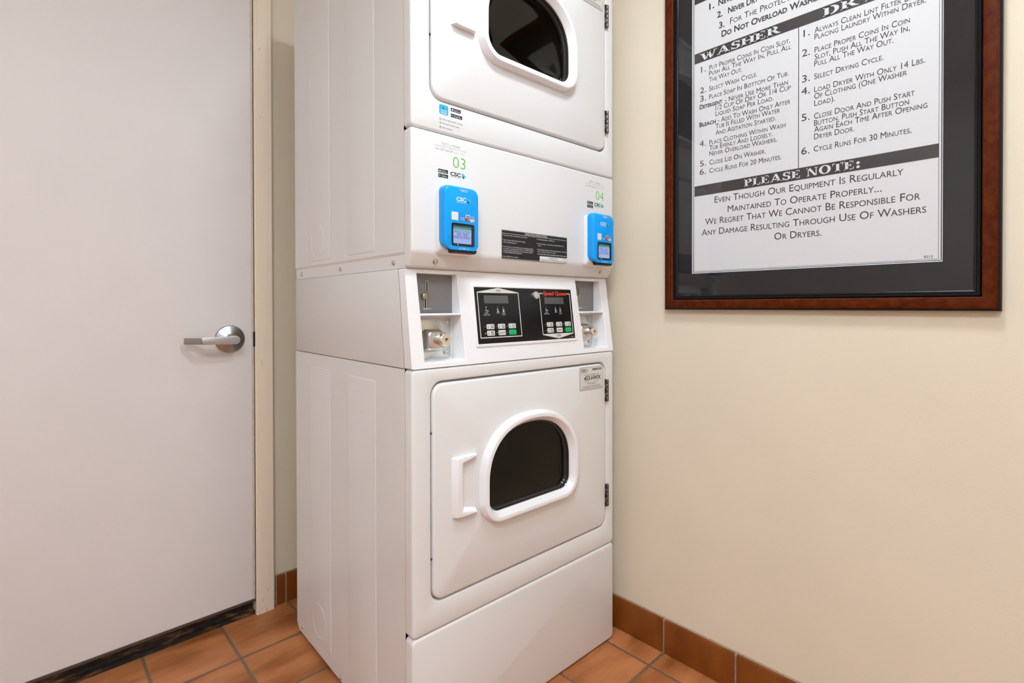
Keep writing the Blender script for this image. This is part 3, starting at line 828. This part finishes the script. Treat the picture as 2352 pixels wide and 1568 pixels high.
    for c in (.4042 + dz, .7085 + dz):
        mb = MB(); hu = .6470
        mb.box(hu - .0065, hu - .0030, -.0055, .012, c, c + .0640, M_darkmetal)
        for k in range(5):
            z0 = c + .0640 * k / 5 + .0004
            mb.lathe([(.0042, 0), (.0046, .0006), (.0046, .0114), (.0042, .0120)], (hu + .0012, -.0048, z0), (0, 0, 1), M_darkmetal, 14)
            if k % 2 == 0: mb.box(hu - .0066, hu - .0010, -.0062, -.0005, z0, z0 + .0120, M_black)
        mb.build('hinge', door_, smooth=40)
    for c in ((.7140, .4438) if not dz else (1.5637, 1.3 + .42)):
        mb = MB(); mb.lathe([(.0022, 0), (.0022, .0045), (.0012, .0055)], (.0474, .0060, c), (0, -1, 0), M_rubber, 10); mb.build('door_bumper', door_)
    # service label
    T = F(-DV + .0004); T2 = F(-DV + .0008); mb = MB()
    z = dz + (-.0012 if dz else .0014)
    lb = lambda a, c: T(a - .0022, c + z)
    lb2 = lambda a, c: T2(a - .0022, c + z)
    mb.poly([T(a - .0022, c + z) for a, c in rr(.5297, .6313, .7490, .8130, .004, 4)], M_ink)
    mb.poly([F(-DV + .0006)(a - .0022, c + z) for a, c in rr(.5306, .6304, .7499, .8121, .0034, 4)], M_label)
    put(mb, text('CSC', .5344, .5578, .8006, .0070, bold=.03), lb2, M_ink)
    mb.poly([lb2(.5592, .8062), lb2(.5630, .8076), lb2(.5636, .8024), lb2(.5612, .8030)], M_sky_ink); mb.poly([lb2(.5612, .8030), lb2(.5636, .8024), lb2(.5648, .8050), lb2(.5652, .7996)], M_navy_ink)
    put(mb, text('SERVICEWORKS', .5348, .5650, .7958, .0030), lb2, M_grey_ink)
    rnd = random.Random(5); x = .5838
    while x < .6255:
        wd = rnd.choice((.0006, .0009, .0014)); mb.poly([lb2(x, .8018), lb2(x + wd, .8018), lb2(x + wd, .8083), lb2(x, .8083)], M_ink); x += wd + rnd.choice((.0006, .0009))
    greek(mb, .5499, .6112, .7900, .0021, lb2, M_ink, 3)
    put(mb, text(tag_big, .5475, .6207, .7760, .0112, bold=.025), lb2, M_ink)
    put(mb, text('For Service', .5511, .5704, .7703, .0026), lb2, M_ink); put(mb, text('Text Service', .5906, .6113, .7706, .0026), lb2, M_ink)
    put(mb, text('1-877-264-6622', .5632, .6000, .7645, .0038), lb2, M_ink)
    put(mb, text('visit us at www.cscserviceworks.com', .5417, .6202, .7585, .0026, bold=.01), lb2, M_ink)
    greek(mb, .5390, .6230, .7554, .0014, lb2, M_ink, 4); greek(mb, .5364, .6260, .7522, .0014, lb2, M_ink, 5)
    mb.build('service_label', door_, smooth=0)
    return door_
make_door(0.0, 'lower_door', '453-HWX', 0.0); make_door(UP, 'upper_door', '454-HWX', UPD)

# --- printed stickers on the panels
def logo(mb, a0, a1, c0, c1, g):
    """faceted arrow-like emblem"""
    q = lambda x, y: g(a0 + (a1 - a0) * x, c0 + (c1 - c0) * y)
    mb.poly([q(0, .86), q(.62, 1.0), q(.58, .5), q(.28, .46)], M_sky_ink)
    mb.poly([q(.66, .78), q(1.0, .74), q(.98, .30), q(.62, .22)], M_mint_ink)
    mb.poly([q(.02, .52), q(.62, .46), q(.50, 0)], M_navy_ink)
def badge(mb, a0, a1, c0, c1, small, big, g1, g2):
    mb.poly([g1(a, c) for a, c in rr(a0, a1, c0, c1, (c1 - c0) * .16, 4)], M_ink)
    h = c1 - c0
    put(mb, text(small, a0 + h * 1.0, a1 - h * .9, c0 + h * .66, h * .16), g2, M_white_ink)
    put(mb, text(big, a0 + h * 1.0, a1 - h * .35, c0 + h * .22, h * .34, bold=.01), g2, M_white_ink)
    if 'P' in big: mb.poly([g2(a0 + h * .25, c0 + h * .2), g2(a0 + h * .85, c0 + h * .5), g2(a0 + h * .25, c0 + h * .8)], M_mint_ink)
    else: mb.poly([g2(a0 + h * .55 + h * .24 * math.cos(2 * math.pi * i / 12), c0 + h * .46 + h * .28 * math.sin(2 * math.pi * i / 12)) for i in range(12)], M_white_ink)
def pay_sticker(du, dz, num):
    mb = MB(); g = lambda a, c: (a + du, -.00015, c + dz); g2 = lambda a, c: (a + du, -.0003, c + dz)
    put(mb, text('CSC', .0752, .0900, 1.3350, .0052), g, M_grey_ink); put(mb, text('Pay', .0910, .1025, 1.3350, .0052), g, M_lgreen_ink); put(mb, text('Mobile', .1050, .1256, 1.3350, .0052), g, M_grey_ink)
    put(mb, text('To start the machine, select the prompt in the app to', .0560, .1427, 1.3300, .0026), g, M_grey_ink)
    put(mb, text('Scan QR Code OR', .0597, .1050, 1.3223, .0044), g, M_grey_ink); put(mb, text('enter number', .1075, .1397, 1.3223, .0036), g, M_lgreen_ink)
    put(mb, text(num, .1052, .1396, 1.2905, .0246, bold=-.012), g, M_green_ink)
    badge(mb, .0668, .0922, 1.2738, 1.2817, 'Download on the', 'App Store', g, g2)
    badge(mb, .0666, .0922, 1.2636, 1.2715, 'GET IT ON', 'Google Play', g, g2)
    put(mb, text('CSC', .0983, .1266, 1.2722, .0080, bold=.035), g, M_ink); put(mb, text('SERVICEWORKS', .0985, .1266, 1.2682, .0026), g, M_grey_ink)
    logo(mb, .1287, .1400, 1.2686, 1.2812, g)
    mb.build('payment_sticker', ROOT, smooth=0)
pay_sticker(0, 0, '03'); pay_sticker(.4970, -.0027, '04')
mb = MB(); g = F(.00015); g2 = F(.0003)
mb.poly([g(a, c) for a, c in rr(.0694, .0933, 1.4003, 1.4212, .004, 5)], M_sky_ink)
logo(mb, .0765, .0865, 1.4115, 1.4190, g2); put(mb, text('CSCPay', .0730, .0902, 1.4073, .0036, bold=.02), g2, M_white_ink); put(mb, text('Mobile', .0735, .0895, 1.4024, .0036, bold=.02), g2, M_white_ink)
badge(mb, .0998, .1269, 1.4128, 1.4206, 'Download on the', 'App Store', g, g2); badge(mb, .0998, .1309, 1.4002, 1.4080, 'GET IT ON', 'Google Play', g, g2)
for z, t, e in ((1.3885, 'Know when laundry is done', .1315), (1.3798, 'No need to carry cards', .1223), (1.3707, 'Earn rewards', .1031)):
    put(mb, text(t, .0775, e, z, .0034), g, M_navy_ink)
    mb.tube([(.0723 + .0016 * math.cos(2 * math.pi * i / 12), -.0005, z + .0014 + .0019 * math.sin(2 * math.pi * i / 12)) for i in range(12)], .0004, M_green_ink, 5, closed=True)
mb.build('app_sticker', ROOT, smooth=0)
# operating instructions plate
mb = MB(); g = F(.0006); g2 = F(.0009)
mb.poly([F(.0004)(a, c) for a, c in rr(.2464, .4793, 1.0990, 1.1682, .0022, 4)], M_ink)
mb.poly([F(.0005)(a, c) for a, c in rr(.2470, .4787, 1.0996, 1.1676, .0018, 4)], M_grey_ink); mb.poly([g(a, c) for a, c in rr(.2476, .4781, 1.1004, 1.1668, .0014, 4)], M_ink)
mb.poly([g2(a, c) for a, c in ((.2476, 1.1596), (.4781, 1.1596), (.4781, 1.1603), (.2476, 1.1603))], M_white_ink)
put(mb, text('-OPERATING INSTRUCTIONS-', .3215, .4023, 1.1616, .0042), g2, M_white_ink)
for t, a, e, z in (('1. Open Dryer Door, Load Clothes, Close Door.', .2486, .3318, 1.1542), ('2. Select Fabric and Temperature Settings', .2486, .3238, 1.1428), ('OR Turn Fabric Selector.', .2518, .2951, 1.1375),
                   ('3. Insert Coins or Card as Required. Use Additional Coins', .2486, .3523, 1.1270), ('or Card for more Drying Time. OR, Turn TIMER KNOB to', .2513, .3523, 1.1223), ('obtain desired Drying Time. Last 3-5 minutes of Cycle', .2513, .3495, 1.1178), ('is COOL DOWN (No Heat) Period.', .2513, .3120, 1.1132), ('4. Push START Pad or Button.', .2487, .3008, 1.1032),
                   ('5. To Stop Drying Cycle - OPEN Door.', .3641, .4312, 1.1535), ('6. To Restart Dryer - Close Door and Push START Pad or', .3641, .4663, 1.1426), ('Button.', .3683, .3800, 1.1378), ('7. When Display Indicates "00" Time Remaining or Panel Light', .3641, .4770, 1.1276), ('goes out, Remove Clothes from Dryer.', .3671, .4365, 1.1228), ('IF CLOTHES ARE NOT DRY AS DESIRED, REPEAT STEPS 2 AND 4.', .3660, .4770, 1.1162)):
    put(mb, text(t, a, e, z, .0027), g2, M_white_ink)
mb.poly([F(.0008)(a, c) for a, c in ((.3748, 1.0998), (.4785, 1.0998), (.4785, 1.1126), (.3748, 1.1126))], M_white_ink)
put(mb, text('IMPORTANT:', .4090, .4417, 1.1071, .0034), F(.0011), M_ink); put(mb, text('CLEAN LINT FILTER BEFORE EACH LOAD', .3765, .4765, 1.1015, .0034), F(.0011), M_ink)
put(mb, text('503657', .4600, .4720, 1.1090, .0020), F(.0011), M_ink)
mb.build('instruction_plate', ROOT, smooth=0)

# ------------------------------------------------------------------ card readers on the payment panel
ca, sa = math.cos(MR), math.sin(MR)
def reader(du, dz, label):
    u0 = .105 + du
    e = empty('card_reader', (MX + u0 * ca, MY + u0 * sa, 1.10 + dz), MR)
    prop(e, label, 'card reader', 'card readers on the dryer front')
    L = lambda u, v, z: (u - .105, v, z - 1.10)
    rr_ = lambda a0, a1, c0, c1, r, v, n=6: [L(a, v, c) for a, c in rr(a0, a1, c0, c1, r, n)]
    mb = MB()
    mb.loft([rr_(.0600, .1500, 1.0975, 1.2380, .006, -.0006), rr_(.0600, .1500, 1.0985, 1.2380, .006, -.0040), rr_(.0605, .1495, 1.1065, 1.2375, .006, -.0135)], M_plast, True, True)
    mb.build('mounting_bracket', e, smooth=40)
    mb = MB()
    mb.loft([rr_(.0598, .1502, 1.1140, 1.2430, .013, -.0125), rr_(.0596, .1504, 1.1110, 1.2432, .014, -.0200), rr_(.0600, .1502, 1.1075, 1.2425, .015, -.0280), rr_(.0612, .1500, 1.1062, 1.2405, .015, -.0318), rr_(.0640, .1488, 1.1060, 1.2375, .014, -.0340)], M_blue, True, True)
    q = lambda u, z, d=.03415: L(u + (u + .5645) * .0118, -d, z + (z - .986) * .0118)
    G = lambda a, c: q(a, c); G2 = lambda a, c: q(a, c, .0347); G3 = lambda a, c: q(a, c, .0350)
    put(mb, text('CSC', .0820, .1080, 1.2082, .0078, bold=.035), G, M_white_ink); put(mb, text('SERVICEWORKS', .0825, .1080, 1.2042, .0022), G, M_white_ink)
    logo(mb, .1096, .1205, 1.2040, 1.2165, G)
    mb.poly([G(a, c) for a, c in ((.0696, 1.1671), (.0866, 1.1671), (.0866, 1.1840), (.0696, 1.1840))], M_white_ink)
    mb.poly([G(a, c) for a, c in rr(.0901, .1047, 1.1674, 1.1819, .001, 3)], M_blue_ink); logo(mb, .0950, .0995, 1.1755, 1.1800, G2)
    put(mb, text('CSCPay', .0915, .1035, 1.1722, .0026), G2, M_white_ink); put(mb, text('Mobile', .0920, .1030, 1.1684, .0026), G2, M_white_ink)
    mb.poly([G(a, c) for a, c in ((.1065, 1.1742), (.1180, 1.1742), (.1180, 1.1811), (.1065, 1.1811))], M_white_ink); put(mb, text('VISA', .1074, .1172, 1.1754, .0040, bold=.03), G2, M_navy_ink)
    mb.poly([G(a, c) for a, c in ((.1184, 1.1742), (.1300, 1.1742), (.1300, 1.1811), (.1184, 1.1811))], M_blue_ink); put(mb, text('AMEX', .1194, .1292, 1.1762, .0028), G2, M_white_ink)
    mb.poly([G(a, c) for a, c in ((.1065, 1.1670), (.1180, 1.1670), (.1180, 1.1738), (.1065, 1.1738))], M_navy_ink)
    for x, m_ in ((.1104, M_red_ink), (.1141, M_orange_ink)): mb.poly([G2(x + .0030 * math.cos(2 * math.pi * i / 14), 1.1704 + .0030 * math.sin(2 * math.pi * i / 14)) for i in range(14)], m_)
    mb.poly([G(a, c) for a, c in ((.1184, 1.1670), (.1300, 1.1670), (.1300, 1.1738), (.1184, 1.1738))], M_white_ink); put(mb, text('DISCOVER', .1190, .1294, 1.1704, .0022), G2, M_ink); mb.poly([G2(.1230, 1.1670), G2(.1300, 1.1670), G2(.1300, 1.1694)], M_orange_ink)
    for s in (-1, 1):
        for k in range(2): mb.tube([G(.1018 + s * (.0085 + .0022 * k), 1.1090), G(.1018 + s * (.0105 + .0022 * k), 1.1072), G(.1018 + s * (.0085 + .0022 * k), 1.1054)], .0004, M_white_ink, 5)
    put(mb, text('SWIPE', .0968, .1068, 1.1062, .0030), G, M_white_ink)
    for p0, p1 in (((.0907, 1.2328), (.1124, 1.2328)), ((.0907, 1.2328), (.0945, 1.2288)), ((.1124, 1.2328), (.1086, 1.2288)), ((.0945, 1.2288), (.1086, 1.2288))): mb.tube([G(*p0), G(*p1)], .0004, M_white_ink, 5)
    for x in (.0962, .1006, .1050): mb.poly([G(x, 1.2299), G(x + .0022, 1.2299), G(x + .0022, 1.2318), G(x, 1.2318)], M_white_ink)
    mb.build('reader_body', e, smooth=50)
    mb = MB()
    o = lambda ins, d: [q(a, c, d) for a, c in rr(.0703 + ins, .1290 - ins, 1.1141 + ins, 1.1603 - ins, .004, 5)]
    mb.loft([o(-.0012, .0338), o(-.0004, .0352), o(.0004, .0352), o(.0012, .0343)], M_rubber, False, True)
    mb.poly([G3(a, c) for a, c in ((.0734, 1.1180), (.1208, 1.1180), (.1208, 1.1482), (.0734, 1.1482))], M_scr_bg)
    mb.poly([G3(a, c) for a, c in ((.0734, 1.1482), (.1208, 1.1482), (.1208, 1.1527), (.0734, 1.1527))], M_scr_green)
    mb.poly([G3(a, c) for a, c in ((.0734, 1.1527), (.1208, 1.1527), (.1208, 1.1558), (.0734, 1.1558))], M_scr_top)
    G4 = lambda a, c: q(a, c, .0353)
    for t, a, c_, z in (('SELECT CYCLE', .0758, .1160, 1.1408), ('AND THEN', .0812, .1111, 1.1344), ('MAKE PAYMENT', .0746, .1182, 1.1280)): put(mb, text(t, a, c_, z, .0056), G4, M_scr_txt)
    mb.build('screen', e, smooth=40)
    mb = MB(); mb.lathe([(.0010, 0), (.0009, .0006)], q(.0851, 1.1155, .0345), (0, -1, 0), emitter('reader_led', (.4, .9, .05), 2.0) if 'reader_led' not in bpy.data.materials else bpy.data.materials['reader_led'], 10); mb.build('status_led', e)
    mb = MB(); o = [L(u, v, z) for u, v, z in ((.0800, -.0315, 1.1075), (.1480, -.0315, 1.1075), (.1480, -.0120, 1.1110), (.0800, -.0120, 1.1110))]
    o2 = [L(u, v, z) for u, v, z in ((.0830, -.0300, 1.1000), (.1450, -.0300, 1.1000), (.1450, -.0140, 1.1000), (.0830, -.0140, 1.1000))]
    mb.loft([o, o2], M_rubber, True, True); mb.build('card_slot', e, bevel=.0008, seg=1)
reader(0, 0, 'blue card reader with lit screen below the green number 03')
reader(.4900, -.0010, 'blue card reader with lit screen below the green number 04')

# ------------------------------------------------------------------ framed instructions on the right wall
FY0, FY1, FZ0, FZ1 = -1.0195, -1.7058, .9745, 1.990
SG = empty('framed_sign', (0, (FY0 + FY1) / 2, FZ0))
prop(SG, 'framed washer and dryer instruction poster in a mahogany frame on the cream wall', 'framed sign')
OY, OZ = (FY0 + FY1) / 2, FZ0
G = lambda y, z, p: (-p, y - OY, z - OZ)
def rect(d, p): return [G(FY0 - d, FZ0 + d, p), G(FY1 + d, FZ0 + d, p), G(FY1 + d, FZ1 - d, p), G(FY0 - d, FZ1 - d, p)]
mb = MB()
segs = [((0, .0005), (0, .0165), M_fdark), ((0, .0165), (.0014, .0188), M_fdark), ((.0014, .0188), (.0052, .0208), M_fdark), ((.0052, .0208), (.0100, .0224), M_wood), ((.0100, .0224), (.0150, .0233), M_wood), ((.0150, .0233), (.0195, .0235), M_wood), ((.0195, .0235), (.0240, .0226), M_wood), ((.0240, .0226), (.0268, .0205), M_wood),
        ((.0268, .0205), (.0284, .0158), M_fdark), ((.0284, .0158), (.0288, .0185), M_fblack), ((.0288, .0185), (.0298, .0195), M_fblack), ((.0298, .0195), (.0310, .0190), M_fblack), ((.0310, .0190), (.0318, .0165), M_fblack), ((.0318, .0165), (.0340, .0160), M_fblack), ((.0340, .0160), (.0352, .0172), M_fblack), ((.0352, .0172), (.0368, .0172), M_fblack), ((.0368, .0172), (.0390, .0155), M_fblack), ((.0390, .0155), (.0395, .0110), M_fblack)]
for (d0, p0), (d1, p1), m_ in segs: mb.loft([rect(d0, p0), rect(d1, p1)], m_)
mb.build('frame', SG, smooth=38)
PB0, PB1, PZ0, PZ1 = -1.0992, -1.6194, 1.0730, 1.8920       # mat opening
mb = MB()
O4 = rect(.0385, .0126)
def r4(y0, y1, z0, z1, p): return [G(y0, z0, p), G(y1, z0, p), G(y1, z1, p), G(y0, z1, p)]
mb.loft([O4, r4(PB0 + .0013, PB1 - .0013, PZ0 - .0013, PZ1 + .0013, .0126)], M_matb)
mb.loft([r4(PB0 + .0013, PB1 - .0013, PZ0 - .0013, PZ1 + .0013, .0126), r4(PB0 - .0003, PB1 + .0003, PZ0 + .0003, PZ1 - .0003, .0108)], M_core)
mb.build('mat_board', SG, smooth=0)
mb = MB()
pp = lambda y, z: G(y, z, .0106); p1 = lambda y, z: G(y, z, .01075); p2 = lambda y, z: G(y, z, .0109); p3 = lambda y, z: G(y, z, .0111)
def bar(y0, y1, z0, z1, m_, g): mb.poly([g(y0, z0), g(y1, z0), g(y1, z1), g(y0, z1)], m_)
bar(PB0 + .002, PB1 - .002, PZ0 - .002, PZ1 + .002, M_ink2, pp)
bar(-1.1012, -1.6176, 1.0748, 1.8900, M_paper, p1)
for y0, y1, z0, z1 in ((-1.1036, -1.1043, 1.0768, 1.8880), (-1.6138, -1.6145, 1.0768, 1.8880), (-1.1036, -1.6145, 1.0768, 1.0775)): bar(y0, y1, z0, z1, M_ink2, p2)
for z0, z1 in ((1.6311, 1.6578), (1.2775, 1.3050), (1.7894, 1.8230)): bar(-1.1036, -1.6140, z0, z1, M_ink2, p2)
bar(-1.3590, -1.3606, 1.305, 1.6311, M_ink2, p2)
heading(mb, 'WASHER', -1.1202, -1.3205, 1.6350, .0190, p3, M_paper)
heading(mb, 'DRYER', -1.4104, -1.5780, 1.6350, .0190, p3, M_paper)
heading(mb, 'PLEASE NOTE:', -1.2356, -1.4815, 1.2822, .0188, p3, M_paper)
LINES = """1.|-1.1443|-1.1580|1.7610|.0150|b
NEVER|-1.1690|-1.2150|1.7610|.0150|b
2.|-1.1660|-1.1800|1.7309|.0150|b
NEVER DRY|-1.1945|-1.2690|1.7309|.0150|b
3.|-1.1711|-1.1850|1.7017|.0150|b
FOR THE PROTECTION OF|-1.1995|-1.3990|1.7020|.0150|
DO NOT OVERLOAD WASHERS|-1.1775|-1.4130|1.6776|.0150|b
1.|-1.1225|-1.1356|1.6036|.0150|
PUT PROPER COINS IN COIN SLOT,|-1.1451|-1.3415|1.6030|.0122|
PUSH ALL THE WAY IN, PULL ALL|-1.1443|-1.3433|1.5882|.0122|
THE WAY OUT.|-1.1444|-1.2302|1.5715|.0122|
2.|-1.1197|-1.1359|1.5490|.0150|
SELECT WASH CYCLE.|-1.1445|-1.2666|1.5485|.0122|
3.|-1.1198|-1.1360|1.5270|.0150|
PLACE SOAP IN BOTTOM OF TUB.|-1.1446|-1.3385|1.5270|.0122|
DETERGENT|-1.1186|-1.1796|1.5073|.0115|b
- NEVER USE MORE THAN|-1.1866|-1.3369|1.5068|.0122|
1/2 CUP OF DRY OR 1/4 CUP|-1.1617|-1.3432|1.4930|.0122|
LIQUID SOAP PER LOAD.|-1.1618|-1.3047|1.4784|.0122|
BLEACH|-1.1180|-1.1627|1.4604|.0115|b
- ADD TO WASH ONLY AFTER|-1.1682|-1.3423|1.4601|.0122|
TUB IS FILLED WITH WATER|-1.1620|-1.3191|1.4456|.0122|
AND AGITATION STARTED.|-1.1620|-1.3103|1.4292|.0122|
4.|-1.1182|-1.1353|1.4080|.0150|
PLACE CLOTHING WITHIN WASH|-1.1452|-1.3316|1.4075|.0122|
TUB EVENLY AND LOOSELY.|-1.1452|-1.3023|1.3932|.0122|
NEVER OVERLOAD WASHERS.|-1.1453|-1.3124|1.3780|.0122|
5.|-1.1194|-1.1359|1.3553|.0150|
CLOSE LID ON WASHER.|-1.1454|-1.2869|1.3554|.0122|
6.|-1.1186|-1.1356|1.3335|.0150|
CYCLE RUNS FOR 20 MINUTES.|-1.1455|-1.3222|1.3337|.0122|
1.|-1.3702|-1.3833|1.6048|.0160|
ALWAYS CLEAN LINT FILTER BEFORE|-1.3930|-1.5990|1.6055|.0126|
PLACING LAUNDRY WITHIN DRYER.|-1.3931|-1.5936|1.5902|.0126|
2.|-1.3671|-1.3836|1.5600|.0160|
PLACE PROPER COINS IN COIN|-1.3933|-1.5673|1.5609|.0126|
SLOT, PUSH ALL THE WAY IN,|-1.3934|-1.5674|1.5445|.0126|
PULL ALL THE WAY OUT.|-1.3928|-1.5400|1.5295|.0126|
3.|-1.3674|-1.3839|1.5006|.0160|
SELECT DRYING CYCLE.|-1.3926|-1.5227|1.5005|.0126|
4.|-1.3659|-1.3834|1.4725|.0160|
LOAD DRYER WITH ONLY 14 LBS.|-1.3928|-1.5919|1.4710|.0126|
OF CLOTHING (ONE WASHER|-1.3929|-1.5628|1.4558|.0126|
LOAD).|-1.3930|-1.4342|1.4396|.0126|
5.|-1.3663|-1.3834|1.4118|.0160|
CLOSE DOOR AND PUSH START|-1.3925|-1.5759|1.4107|.0126|
BUTTON. PUSH START BUTTON|-1.3926|-1.5666|1.3950|.0126|
AGAIN EACH TIME AFTER OPENING|-1.3927|-1.5962|1.3803|.0126|
DRYER DOOR.|-1.3928|-1.4712|1.3640|.0126|
6.|-1.3660|-1.3832|1.3346|.0160|
CYCLE RUNS FOR 30 MINUTES.|-1.3920|-1.5708|1.3362|.0126|
EVEN THOUGH OUR EQUIPMENT IS REGULARLY|-1.1595|-1.5576|1.2533|.0164|
MAINTAINED TO OPERATE PROPERLY...|-1.1941|-1.5208|1.2250|.0164|
WE REGRET THAT WE CANNOT BE RESPONSIBLE FOR|-1.1341|-1.5853|1.1990|.0164|
ANY DAMAGE RESULTING THROUGH USE OF WASHERS|-1.1247|-1.5950|1.1712|.0164|
OR DRYERS.|-1.3072|-1.4084|1.1434|.0164|
B312|-1.5918|-1.6054|1.0803|.0048|n"""
for ln in LINES.split('\n'):
    t, a, e, z, c, fl = ln.split('|')
    sc = None if fl == 'n' or not any(ch.isalpha() for ch in t) else .76
    put(mb, text(t, float(a), float(e), float(z), float(c), bold=.024 if fl == 'b' else 0.0, sc=sc), p3, M_ink2)
mb.build('poster', SG, smooth=0)
mb = MB(); g0, g1 = rect(.0392, .0146), rect(.0392, .0136)
mb.loft([g0, g1], M_clear, False, True); mb.poly(g0, M_glass)
mb.build('glass_pane', SG, smooth=0)

bpy.data.objects.remove(_fo)
